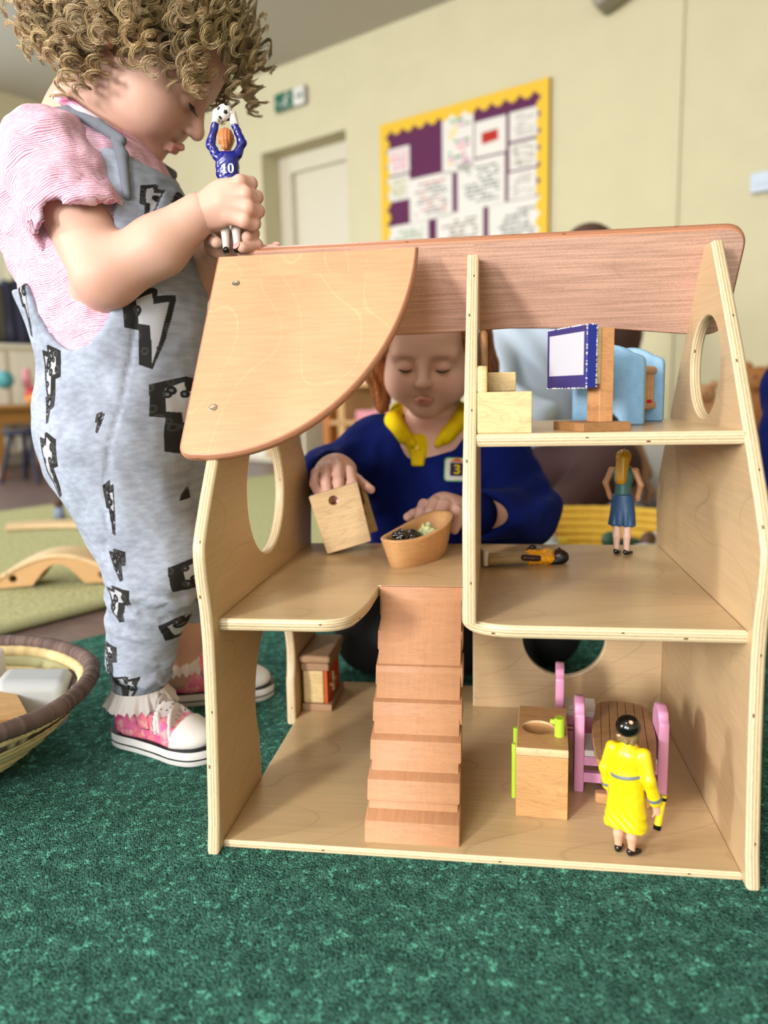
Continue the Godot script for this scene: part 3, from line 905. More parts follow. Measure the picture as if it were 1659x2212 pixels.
func piece(parent: Node, called: String, lo: Vector3, hi: Vector3, m, r := 0.0008) -> MeshInstance3D:
	return put(called, rbox(hi - lo, r, 2), m, parent, Transform3D(Basis(), (lo + hi) / 2))

func build_toys():
	armchair(); television(); cot(); sink(); table_and_chairs(); stove(); dresser(); bathtub()

func armchair():
	var a := thing("toy_armchair", "chunky pale wood toy armchair at the left end of the upper shelf", "toy armchair", at(0, 0.3931, 0))
	piece(a, "seat", Vector3(0.0064, 0.0, -0.122), Vector3(0.056, 0.0378, -0.0725), M.pale_wood, 0.0012)
	piece(a, "backrest", Vector3(0.0153, 0.0378, -0.140), Vector3(0.0428, 0.0565, -0.128), M.pale_wood, 0.0012)
	var arm := plate(rounded([[0.0795, 0.0378, 0.0], [0.122, 0.0378, 0.0], [0.122, 0.062, 0.012], [0.0795, 0.062, 0.016]]), [], 0.009, 0.001)
	put("armrest", arm, M.pale_wood, a, Transform3D(Basis(Vector3.UP, PI / 2), Vector3(0.0064, 0, 0)))
	var tall := plate(rounded([[0.142, 0.0, 0.0], [0.185, 0.0, 0.0], [0.185, 0.099, 0.012], [0.142, 0.099, 0.012]]), [], 0.0085, 0.0025)
	put("side_board", tall, M.beech_dark, a, Transform3D(Basis(Vector3.UP, PI / 2), Vector3(0.0066, 0, 0)))

func television():
	var t := thing("toy_television", "toy television with a white screen in a chipped blue frame on a wooden stand", "toy television", yawed(Vector3(0.1105, 0.3931, -0.108), -68.0))
	# local axes: z towards the screen's front, x towards the near edge
	piece(t, "base", Vector3(-0.030, 0.0, -0.026), Vector3(0.030, 0.0082, 0.022), M.beech_dark, 0.0006)
	piece(t, "post", Vector3(-0.011, 0.008, -0.0175), Vector3(0.0125, 0.094, -0.0035), M.pine, 0.0006)
	piece(t, "mount", Vector3(-0.028, 0.043, -0.0035), Vector3(0.0135, 0.0945, 0.0035), M.pale_wood, 0.0006)
	var fr := piece(t, "frame", Vector3(-0.062, 0.0395, 0.0035), Vector3(0.0185, 0.0965, 0.0135), M.blue_paint, 0.0007)
	piece(t, "bezel", Vector3(-0.0612, 0.0400, 0.0135), Vector3(0.0178, 0.0958, 0.0138), M.plum_blue, 0.0001)
	piece(t, "screen", Vector3(-0.0565, 0.0515, 0.0138), Vector3(0.0135, 0.0905, 0.0141), M.screen_white, 0.0001)
	var rng := RandomNumberGenerator.new(); rng.seed = 5
	var c := MB.new()   # chipped paint along the edges
	for e in [[Vector3(0.0185, 0.0395, 0.0135), Vector3(0.0185, 0.0965, 0.0135)], [Vector3(0.0185, 0.0395, 0.0035), Vector3(0.0185, 0.0965, 0.0035)], [Vector3(-0.062, 0.0965, 0.0135), Vector3(0.0185, 0.0965, 0.0135)], [Vector3(0.0185, 0.0965, 0.0035), Vector3(0.0185, 0.0965, 0.0135)], [Vector3(-0.062, 0.0395, 0.0135), Vector3(0.0185, 0.0395, 0.0135)]]:
		var s := 0.0
		var d: Vector3 = e[1] - e[0]
		var n := int(d.length() / 0.0016)
		for k in n:
			if rng.randf() < 0.62:
				var p: Vector3 = e[0] + d * (k + rng.randf()) / n - Vector3(0.0001, 0.0001 * signf(e[0].y - 0.06), 0.0001 * signf(e[0].z - 0.008))
				c.box(Transform3D(Basis(d.normalized().cross(Vector3(0.3, 0.2, 0.9)).normalized(), rng.randf() * 3.0), p), Vector3(rng.randf_range(0.0003, 0.0008), rng.randf_range(0.0003, 0.0007), rng.randf_range(0.0003, 0.0007)), 0.0002, 1)
	var cp := put("chipped_edge", c.mesh(), M.chip, fr, Transform3D(Basis(), -fr.position))
	cp.set_meta("kind", "stuff")

func cot():
	var c := thing("toy_cot", "pale blue toy cot with arched ends and wooden bars on the upper shelf", "toy cot", yawed(Vector3(0.1423, 0.3931, -0.207), -24.0))
	var e := [[-0.038, 0.0, 0.003], [-0.0155, 0.0, 0.001]]
	for k in 7:
		var a := PI - PI * k / 6.0
		e.append([0.0 + cos(a) * 0.0135, 0.0 + sin(a) * 0.0125, 0.0])
	e += [[0.0155, 0.0, 0.001], [0.038, 0.0, 0.003], [0.038, 0.070, 0.010]]
	for k in range(1, 12):
		var t := 1.0 - 2.0 * k / 12.0
		e.append([0.031 * t, 0.0835 - 0.0135 * t * t * 1.0, 0.0])
	e.append([-0.038, 0.070, 0.010])
	var m := plate(rounded(e), [], 0.0095, 0.0022)
	put("end_panel", m, M.sky_paint, c)
	put("end_panel", m, M.sky_paint, c, Transform3D(Basis(), Vector3(0.0, 0, -0.087)))
	for s in [-1.0, 1.0]:
		for y in [0.057, 0.0185]:
			var r := MB.new(); r.tube([Vector3(s * 0.0265, y, -0.079), Vector3(s * 0.0265, y, 0.001)], [0.0047], 14)
			put("rail", r.mesh(), M.beech, c)
		for k in 5:
			var b := MB.new(); b.tube([Vector3(s * 0.0265, 0.0185, -0.072 + 0.0145 * k), Vector3(s * 0.0265, 0.057, -0.072 + 0.0145 * k)], [0.0027], 10)
			put("spindle", b.mesh(), M.beech, c)
	piece(c, "mattress_board", Vector3(-0.026, 0.0165, -0.078), Vector3(0.026, 0.0205, 0.0), M.pale_wood)
	var p := MB.new(); p.tube([Vector3(0.024, 0.0235, -0.045), Vector3(0.034, 0.0235, -0.043)], [0.0018], 8)
	put("red_peg", p.mesh(), M.red, c)

func sink():
	var s := thing("toy_sink", "wooden toy sink unit with a round basin and lime green tap", "toy sink", yawed(Vector3(0.0688, 0.0075, -0.0837), -3.6))
	var w := 0.0255
	var cf := Sdf.new()
	piece(s, "body", Vector3(-w, 0.0, -0.104), Vector3(w, 0.0655, 0.0), M.beech, 0.0008)
	# worktop with a shallow round basin turned into it
	var top := plate(rounded([[-w, 0.0, 0.0008], [w, 0.0, 0.0008], [w, 0.104, 0.0008], [-w, 0.104, 0.0008]]), [circle(Vector2(-0.004, 0.050), 0.0165, 0.0165)], 0.0085, 0.0007)
	var wt := put("worktop", top, [M.beech, M.maple], s, Transform3D(Basis(Vector3.RIGHT, -PI / 2), Vector3(0, 0.0655, 0)))
	var bs := MB.new(); bs.lathe(Transform3D(Basis(), Vector3(-0.004, 0.0656, -0.050)), [Vector2(0.0168, 0.0062), Vector2(0.0155, 0.0048), Vector2(0.0125, 0.0035), Vector2(0.006, 0.003), Vector2(0.0, 0.003)], 28)
	bs.v.size()
	put("basin", bs.mesh(), M.beech, s)
	var t := MB.new(); t.tube([Vector3(0.0172, 0.0735, -0.033), Vector3(0.0172, 0.0935, -0.033)], [0.0052], 18)
	var tp := put("tap", t.mesh(), M.lime, s)
	var sp := MB.new(); sp.tube([Vector3(0.0172, 0.0885, -0.033), Vector3(0.0085, 0.0875, -0.036)], [0.0029], 12)
	put("spout", sp.mesh(), M.lime, tp)
	for z in [-0.012, -0.05]:
		var h := MB.new(); h.tube([Vector3(-w - 0.0022, 0.014, z), Vector3(-w - 0.0022, 0.072, z)], [0.0026], 12)
		put("lime_handle", h.mesh(), M.lime, s)

func chair_mesh_parts(c: Node3D):   # local x points the way the sitter looks; the backrest stands at x = 0
	var back := [[0.0, 0.0, 0.0015], [0.0095, 0.0, 0.0], [0.0095, 0.0085, 0.0], [0.0355, 0.0085, 0.0], [0.0355, 0.0, 0.0], [0.045, 0.0, 0.0015], [0.045, 0.086, 0.004], [0.0405, 0.0885, 0.003], [0.0365, 0.0955, 0.003], [0.0225, 0.0985, 0.004], [0.0085, 0.0955, 0.003], [0.0045, 0.0885, 0.003], [0.0, 0.086, 0.004]]
	put("backrest", plate(rounded(back, 4), [], 0.0102, 0.0012), M.pink_paint, c, Transform3D(Basis(Vector3.UP, PI / 2), Vector3(0.0, 0, 0.0)))
	piece(c, "seat", Vector3(0.0103, 0.0405, -0.044), Vector3(0.0475, 0.0475, -0.001), M.white_paint, 0.0012)
	for z in [-0.0445, -0.0085]:
		piece(c, "rail", Vector3(0.0100, 0.0305, z), Vector3(0.044, 0.0405, z + 0.008), M.pink_paint)
		piece(c, "rail", Vector3(0.0100, 0.0115, z), Vector3(0.044, 0.0225, z + 0.008), M.pink_paint)
		piece(c, "leg", Vector3(0.0355, 0.0, z), Vector3(0.045, 0.0405, z + 0.008), M.pink_paint)

func table_and_chairs():
	var t := thing("toy_table", "toy dining table with a bowed plank top on two trestle legs", "toy table", yawed(Vector3(0.1555, 0.0075, -0.1405), -7.0))
	var n := 7
	var half := 0.0315
	for k in n:
		var x0 := -half + 2 * half * k / n; var x1 := -half + 2 * half * (k + 1) / n
		var pts := []
		for e in [x0 + 0.0002, x1 - 0.0002]: pts.append([e, -(0.081 - 0.012 * pow(e / half, 2)), 0.0])
		for e in [x1 - 0.0002, x0 + 0.0002]: pts.append([e, 0.081 - 0.012 * pow(e / half, 2), 0.0])
		if k == 0: pts = [[x0 + 0.004, -0.066, 0.002], [x1 - 0.0002, -0.0745, 0.0], [x1 - 0.0002, 0.0745, 0.0], [x0 + 0.004, 0.066, 0.002], [x0 - 0.001, 0.0, 0.02]]
		if k == n - 1: pts = [[x0 + 0.0002, -0.0745, 0.0], [x1 - 0.004, -0.066, 0.002], [x1 + 0.001, 0.0, 0.02], [x1 - 0.004, 0.066, 0.002], [x0 + 0.0002, 0.0745, 0.0]]
		put("plank", plate(rounded(pts), [], 0.0075 - 0.0002 * (k % 2), 0.0006), M.oak_table, t, Transform3D(Basis(Vector3.RIGHT, -PI / 2), Vector3(0, 0.0625, 0)))
	for z in [0.022, -0.06]:
		piece(t, "trestle_leg", Vector3(-0.0135, 0.011, z - 0.004), Vector3(0.0135, 0.0625, z + 0.004), M.beech)
		piece(t, "foot", Vector3(-0.0275, 0.0, z - 0.005), Vector3(0.0275, 0.012, z + 0.005), M.beech, 0.0025)
	var a := thing("toy_chair", "pink toy chair tucked against the left side of the toy table", "toy chair", yawed(Vector3(0.1058, 0.0075, -0.1395), -4.0), "pink toy chairs")
	chair_mesh_parts(a)
	for s in [["pink toy chair at the right side of the toy table by the plywood wall", Vector3(0.2003, 0.0075, -0.1695), 180.0 - 3.0], ["pink toy chair behind the toy sink, only its backrest showing", Vector3(0.0935, 0.0075, -0.2405), -4.0]]:
		var c := a.duplicate(); c.name = numbered("toy_chair"); add_child(c)
		c.transform = yawed(s[1], s[2]); c.set_meta("label", s[0])

func stove():
	var s := thing("toy_stove", "toy fireplace stove of greyish wood with an orange front, in the rear left corner", "toy stove", yawed(Vector3(-0.2365, 0.0075, -0.3195), 0.0))
	piece(s, "plinth", Vector3(0.0, 0.0, -0.085), Vector3(0.0415, 0.0100, 0.0), M.dusky_wood, 0.0015)
	piece(s, "column", Vector3(0.0018, 0.0100, -0.084), Vector3(0.031, 0.0565, -0.002), M.pale_wood, 0.003)
	piece(s, "orange_front", Vector3(0.031, 0.0100, -0.082), Vector3(0.0355, 0.0565, -0.004), M.orange, 0.0006)
	piece(s, "cornice", Vector3(0.0, 0.0565, -0.088), Vector3(0.039, 0.0675, 0.0), M.dusky_wood, 0.0025)
	piece(s, "mantel", Vector3(-0.0015, 0.0685, -0.092), Vector3(0.0425, 0.0795, 0.006), M.dusky_wood, 0.0048)
	piece(s, "grate", Vector3(0.0355, 0.030, -0.048), Vector3(0.039, 0.034, -0.016), M.pale_wood)
	piece(s, "grate", Vector3(0.0355, 0.018, -0.034), Vector3(0.039, 0.046, -0.030), M.pale_wood)

func dresser():   # the tilted unit in the second child's hand: two boards, the rear one with slots
	var xf := Transform3D(Basis(Vector3.UP, 0.16) * Basis(Vector3.BACK, 0.27), Vector3(-0.1955, 0.2242, -0.3270))
	var d := thing("toy_cooker", "pale wooden toy cooker with a finger hole, tilted in a child's hand", "toy cooker", xf)
	put("front_board", plate(rounded([[0.0, 0.0, 0.002], [0.0605, 0.0, 0.002], [0.0655, 0.0795, 0.002], [-0.0005, 0.0795, 0.002]]), [circle(Vector2(0.029, 0.0655), 0.0062, 0.0062, 24)], 0.011, 0.001), M.maple, d, Transform3D(Basis(), Vector3(0, 0, -0.005)))
	var slots := []
	for k in 4:
		var x := 0.029 + 0.0085 * k
		slots.append(rounded([[x, 0.040, 0.0012], [x + 0.0032, 0.040, 0.0012], [x + 0.0032, 0.0665, 0.0012], [x, 0.0665, 0.0012]], 4))
	put("slotted_board", plate(rounded([[0.0, -0.002, 0.002], [0.064, -0.002, 0.002], [0.064, 0.080, 0.004], [0.0, 0.080, 0.004]]), slots, 0.009, 0.001), M.maple, d, Transform3D(Basis(), Vector3(0.006, 0.002, -0.063)))
	piece(d, "backing", Vector3(0.008, 0.002, -0.0665), Vector3(0.068, 0.079, -0.0635), M.beech_dark)
	piece(d, "base_board", Vector3(0.002, 0.001, -0.06), Vector3(0.06, 0.007, -0.004), M.maple)
	piece(d, "shelf", Vector3(0.034, 0.034, -0.054), Vector3(0.064, 0.038, -0.048), M.maple)
	var h := MB.new(); h.tube([Vector3(0.037, 0.029, -0.050), Vector3(0.062, 0.029, -0.050)], [0.002], 8)
	put("oven_handle", h.mesh(), M.beech_dark, d)

func bathtub():
	var xf := Transform3D(Basis(Vector3.UP, atan2(0.087, 0.049)), Vector3(-0.0722, 0.2233, -0.2945))
	var b := thing("toy_bathtub", "carved wooden toy bathtub, higher at one end, holding small nuggets", "toy bathtub", xf)
	var m := MB.new()
	var seg := 48
	var rings := []   # half length, half width, height, inner
	for r in [[0.050, 0.0185, 0.0, 0.0], [0.0512, 0.0195, 0.001, 0.0], [0.056, 0.0245, 0.016, 0.3], [0.0625, 0.0295, 0.034, 1.0], [0.0632, 0.0298, 0.0352, 1.0], [0.0622, 0.029, 0.0362, 1.0], [0.0565, 0.0232, 0.0362, 1.0], [0.055, 0.0222, 0.0352, 1.0], [0.051, 0.0195, 0.020, 0.5], [0.042, 0.015, 0.011, 0.0], [0.0, 0.0, 0.0105, 0.0]]: rings.append(r)
	for r in rings:
		for k in seg + 1:
			var a := TAU * k / seg
			var cx := cos(a); var sy := sin(a)
			var x: float = signf(cx) * pow(absf(cx), 0.85) * r[0]; var z: float = signf(sy) * pow(absf(sy), 0.9) * r[1]
			var lift: float = 0.0195 * pow(clampf((x + 0.04) / 0.10, 0.0, 1.0), 1.6) * r[3]
			m.vert(Vector3(x, r[2] + lift, z), Vector3.UP, Vector2.ZERO)
	for j in rings.size() - 1:
		for k in seg:
			var q := j * (seg + 1) + k
			m.quad(q, q + seg + 1, q + seg + 2, q + 1)
	var st := SurfaceTool.new(); st.create_from_arrays(m.arrays()); st.generate_normals()
	var arr := ArrayMesh.new(); st.commit(arr)
	put("tub", arr, M.beech, b)
	# nuggets in the tub: two black, one green and gold
	var rng := RandomNumberGenerator.new(); rng.seed = 12
	var names := [["black_berry", "black blackberry-like nugget at the near end of the toy bathtub", Vector3(-0.0905, 0.2570, -0.262), 0.0125], ["black_pod", "ribbed black pod with a gold seam in the middle of the toy bathtub", Vector3(-0.0790, 0.2565, -0.272), 0.0125], ["green_nugget", "knobbly pale green nugget with gold glitter under the child's fingers", Vector3(-0.0605, 0.2590, -0.2925), 0.0135]]
	for k in 3:
		var nm = names[k]
		var o := thing(nm[0], nm[1], "nugget", Transform3D(Basis(), nm[2]))
		var s := Sdf.new()
		var r: float = nm[3]
		if k == 1:
			s.ell(Vector3.ZERO, Vector3(r, r * 0.85, r * 0.8))
			s.bend = func(p: Vector3): return 0.0004 * sin(atan2(p.z, p.y) * 14.0)
		else:
			s.ell(Vector3.ZERO, Vector3(r * 0.85, r * 0.75, r * 0.8))
			for j in 42:
				var v := Vector3(rng.randf_range(-1, 1), rng.randf_range(-1, 1), rng.randf_range(-1, 1)).normalized()
				s.ell(v * r * 0.74, Vector3.ONE * r * rng.randf_range(0.2, 0.32), 0.001)
		var body := put("body", s.build(0.0013).mesh(), M.black_gloss if k < 2 else M.moss, o)
		var g := MB.new()
		if k == 1:
			for j in 12:
				var a := 0.5 + j * 0.16
				g.box(Transform3D(Basis(Vector3.UP, j), Vector3(-0.002 + 0.0004 * (j % 3), cos(a) * r * 0.86, sin(a) * r * 0.81)), Vector3(0.0005, 0.0005, 0.0007), 0.0002, 1)
		elif k == 2:
			for j in 50:
				var v := Vector3(rng.randf_range(-1, 1), rng.randf_range(-0.2, 1), rng.randf_range(0, 1)).normalized()
				g.box(Transform3D(Basis(Vector3.UP, j), v * r * 0.97), Vector3.ONE * 0.0004, 0.0001, 1)
		if k: put("gold_glitter", g.mesh(), M.gold, o).set_meta("kind", "stuff")
# ---------------------------------------------------------------- the little figures (local axes: y up, facing +z)
func solid(parent: Node3D, called: String, m, s: Sdf, cell := 0.0011) -> MeshInstance3D:
	return put(called, s.build(cell * 1.3).mesh(), m, parent)

func V(x: float, y: float, z: float) -> Vector3: return Vector3(x, y, z)

func toy_shoe(p: Node3D, x: float, y: float, z: float, turn: float, m):
	var s := Sdf.new()
	var b := Basis(Vector3.UP, turn)
	s.ell(V(x, y + 0.0028, z) + b * V(0, 0, 0.0045), V(0.0036, 0.0026, 0.0068), 0.002, b)
	s.ell(V(x, y + 0.0042, z) + b * V(0, 0, -0.001), V(0.0034, 0.0042, 0.0042), 0.002, b)
	s.cut_plane(V(0, y, 0), Vector3.DOWN)
	solid(p, "shoe", m, s, 0.0007)

func coat(s: Sdf, g: float):
	s.ell(V(0, 0.094, 0), V(0.0155 + g, 0.0125 + g, 0.0098 + g), 0.006)
	s.cap(V(0, 0.098, 0), V(0, 0.076, 0), 0.0105 + g, 0.0098 + g, 0.006)
	for x in [-0.006, 0.006]:
		s.cap(V(x * 0.7, 0.076, 0), V(x * 1.35, 0.026, -0.0005), 0.0098 + g, 0.0122 + g, 0.008)
	s.cap(V(0, 0.106, 0), V(0, 0.1115, 0), 0.0062 + g, 0.005 + g, 0.004)

func build_figures():
	lady_in_yellow(); lady_in_teal(); lying_man(); goalkeeper()

func lady_in_yellow():
	var f := thing("toy_woman", "toy woman figure in a glossy yellow coat and black helmet holding a torch", "toy figure", yawed(V(0.1415, 0.0075, -0.0325), 152.0))
	var s := Sdf.new()
	coat(s, 0.0)
	for q in [[-1.0, [V(-0.0145, 0.101, 0), V(-0.0205, 0.079, -0.003), V(-0.0245, 0.0575, 0.004)]], [1.0, [V(0.0145, 0.101, 0), V(0.0195, 0.080, -0.002), V(0.019, 0.060, 0.006)]]]:
		s.chain(q[1], [0.0058, 0.0055, 0.0058], 0.003)
	s.box(V(-0.0145, 0.045, 0.005), V(0.001, 0.007, 0.0045), 0.0008, 0.001)
	s.cut_plane(V(0, 0.0285, 0), V(0.02, -1, 0.03), 0.001)
	s.bend = func(p: Vector3): return 0.00035 * sin(p.x * 620.0 + 9.0 * sin(p.y * 90.0)) * clampf((0.07 - p.y) / 0.03, 0.0, 1.0)
	solid(f, "coat", M.yellow_gloss, s, 0.0010)
	var b := Sdf.new(); coat(b, 0.0007)
	b.cut_plane(V(0, 0.0815, 0), V(0.12, 1, 0)); b.cut_plane(V(0, 0.0775, 0), V(-0.12, -1, 0))
	solid(f, "belt", M.grey_gloss, b, 0.0008)
	for q in [[V(-0.0238, 0.0625, 0.0024), V(-0.0242, 0.0595, 0.0033)], [V(0.0191, 0.0655, 0.0041), V(0.019, 0.0625, 0.005)]]:
		var c := MB.new(); c.tube([q[0], q[1]], [0.0064, 0.0064], 16)
		put("cuff_band", c.mesh(), M.grey_gloss, f)
	var sk := Sdf.new()
	for x in [-0.0062, 0.0062]: sk.chain([V(x, 0.036, 0.001), V(x, 0.019, -0.001), V(x, 0.006, 0.0)], [0.0052, 0.0046, 0.0031], 0.002)
	solid(f, "legs", M.skin_toy, sk, 0.0009)
	toy_shoe(f, -0.0062, 0, 0, -0.55, M.black_gloss); toy_shoe(f, 0.0062, 0, 0, 0.12, M.black_gloss)
	for q in [[V(-0.0246, 0.0535, 0.0055), V(-0.0255, 0.0462, 0.0075), 1.0], [V(0.0188, 0.0575, 0.0068), V(0.0172, 0.049, 0.0095), -1.0]]:
		var h := Sdf.new()
		h.cap(q[0], q[1], 0.0034, 0.0038, 0.002)
		for k in 4: h.cap(q[1] + V(0.0007 * q[2], 0, -0.003 + 0.002 * k), q[1] + V(0.0028 * q[2], -0.0042, -0.003 + 0.002 * k), 0.0012, 0.001, 0.0006)
		h.cap(q[1] + V(0, 0.002, 0.003), q[1] + V(0.003 * q[2], -0.001, 0.004), 0.0012, 0.001, 0.0006)
		solid(f, "hand", M.skin_toy, h, 0.0007)
	var hd := Sdf.new()
	var tn := Basis(Vector3.UP, -0.55)
	hd.ell(V(0, 0.1195, 0.001), V(0.0078, 0.0095, 0.0085), 0.003, tn)
	hd.ell(V(0, 0.1185, 0.001) + tn * V(0, 0, 0.0085), V(0.0015, 0.002, 0.0016), 0.001, tn)
	hd.cap(V(0, 0.108, 0), V(0, 0.114, 0), 0.0042, 0.0042, 0.003)
	solid(f, "head", M.skin_toy, hd, 0.0009)
	var hr := Sdf.new()
	hr.ell(V(0, 0.1175, -0.0005), V(0.0098, 0.0092, 0.0093), 0.003, tn)
	var rng := RandomNumberGenerator.new(); rng.seed = 2
	for k in 26:
		var a := rng.randf() * PI + PI * 0.95
		hr.ell(V(cos(a) * 0.0088, 0.1115 + rng.randf() * 0.006, sin(a) * 0.0085 - 0.0005), V(0.002, 0.0018, 0.002), 0.0008)
	hr.cut_ell(V(0, 0.118, 0.001) + tn * V(0, 0, 0.0085), V(0.0072, 0.0105, 0.006), 0.001, tn)
	solid(f, "hair", M.hair_toy, hr, 0.0009)
	var cp := Sdf.new()
	cp.ell(V(0, 0.1245, -0.001), V(0.0112, 0.0105, 0.0115), 0.002, tn)
	cp.cut_plane(V(0, 0.1185, 0), tn * V(0, -1, 0.32), 0.002)
	solid(f, "helmet", M.black_gloss, cp, 0.0009)
	var wear := Sdf.new()   # paint rubbed off the helmet
	wear.ell(V(-0.0045, 0.1318, -0.0078), V(0.0021, 0.0019, 0.0012), 0.001); wear.ell(V(0.0052, 0.1183, -0.0102), V(0.0022, 0.0012, 0.0010), 0.001)
	solid(f, "worn_patch", M.skin_toy, wear, 0.0006).set_meta("label", "flesh-coloured spots where the black paint has worn off")
	var t := MB.new(); t.tube([V(-0.0265, 0.0315, 0.0055), V(-0.0290, 0.0610, 0.0125)], [0.0033], 14)
	var tc := put("torch", t.mesh(), M.yellow_gloss, f)
	for q in [[V(-0.02655, 0.0305, 0.0053), V(-0.02685, 0.0345, 0.0062)], [V(-0.0289, 0.0565, 0.0114), V(-0.02915, 0.0592, 0.0121)]]:
		var e := MB.new(); e.tube([q[0], q[1]], [0.0036], 14)
		put("torch_band", e.mesh(), M.black_gloss, tc)

func lady_in_teal():
	var f := thing("toy_woman", "toy woman figure with long mustard hair, teal top and blue skirt, on the first floor", "toy figure", yawed(V(0.1805, 0.2233, -0.3385), 158.0))
	var s := Sdf.new()
	s.ell(V(0, 0.101, 0), V(0.0135, 0.011, 0.0085), 0.006)
	s.cap(V(0, 0.104, 0), V(0, 0.078, 0), 0.0098, 0.0102, 0.006)
	s.ell(V(0, 0.096, 0.005), V(0.0095, 0.006, 0.006), 0.005)
	s.cut_plane(V(0, 0.0765, 0), Vector3.DOWN)
	s.cut_cap(V(-0.0165, 0.113, 0), V(-0.0165, 0.095, 0), 0.0052, 0.005); s.cut_cap(V(0.0165, 0.113, 0), V(0.0165, 0.095, 0), 0.0052, 0.005)
	solid(f, "top", M.teal, s, 0.0010)
	var k := Sdf.new()
	for x in [-0.0035, 0.0035]: k.cap(V(x, 0.075, 0), V(x * 2.0, 0.034, 0), 0.0093, 0.0105, 0.006)
	k.cut_plane(V(0, 0.0775, 0), Vector3.UP); k.cut_plane(V(0, 0.0375, 0), Vector3.DOWN)
	k.bend = func(p: Vector3): return 0.0005 * sin(p.x * 800.0) * clampf((0.06 - p.y) / 0.02, 0.0, 1.0)
	solid(f, "skirt", M.denim, k, 0.0010)
	var l := Sdf.new()
	for x in [-0.0062, 0.0062]: l.chain([V(x, 0.045, 0), V(x, 0.025, -0.001), V(x, 0.005, 0)], [0.0052, 0.0047, 0.003], 0.002)
	solid(f, "legs", M.pale_toy, l, 0.0009)
	toy_shoe(f, -0.0062, 0, 0, -0.5, M.black_gloss); toy_shoe(f, 0.0062, 0, 0, -0.2, M.black_gloss)
	var a := Sdf.new()
	a.chain([V(-0.0145, 0.106, 0), V(-0.0215, 0.090, -0.001), V(-0.0165, 0.074, 0.007), V(-0.0160, 0.071, 0.010)], [0.0043, 0.0036, 0.003, 0.0036], 0.002)
	a.chain([V(0.0145, 0.106, 0), V(0.0215, 0.091, -0.001), V(0.0172, 0.076, 0.002), V(0.0160, 0.072, 0.004)], [0.0043, 0.0036, 0.003, 0.0036], 0.002)
	a.cap(V(-0.015, 0.107, 0), V(0.015, 0.107, 0), 0.0035, 0.0035, 0.002)
	solid(f, "arms", M.tan_toy, a, 0.0009)
	var h := Sdf.new()
	h.ell(V(0, 0.1225, 0.002), V(0.0074, 0.0092, 0.0080), 0.002)
	h.ell(V(0, 0.1210, 0.0100), V(0.0015, 0.002, 0.0017), 0.001)
	h.cap(V(0, 0.107, 0), V(0, 0.115, 0), 0.0038, 0.0038, 0.002)
	solid(f, "head", M.tan_toy, h, 0.0009)
	var hr := Sdf.new()
	hr.ell(V(0, 0.1245, -0.001), V(0.0088, 0.0088, 0.0085), 0.004)
	hr.cap(V(0, 0.121, -0.0045), V(0.001, 0.097, -0.0088), 0.0080, 0.0072, 0.005)
	hr.cut_ell(V(0, 0.1205, 0.0095), V(0.0068, 0.0105, 0.0065), 0.001)
	hr.bend = func(p: Vector3): return 0.00028 * sin(p.x * 1700.0 + 14.0 * p.y)
	solid(f, "hair", M.mustard, hr, 0.0009)

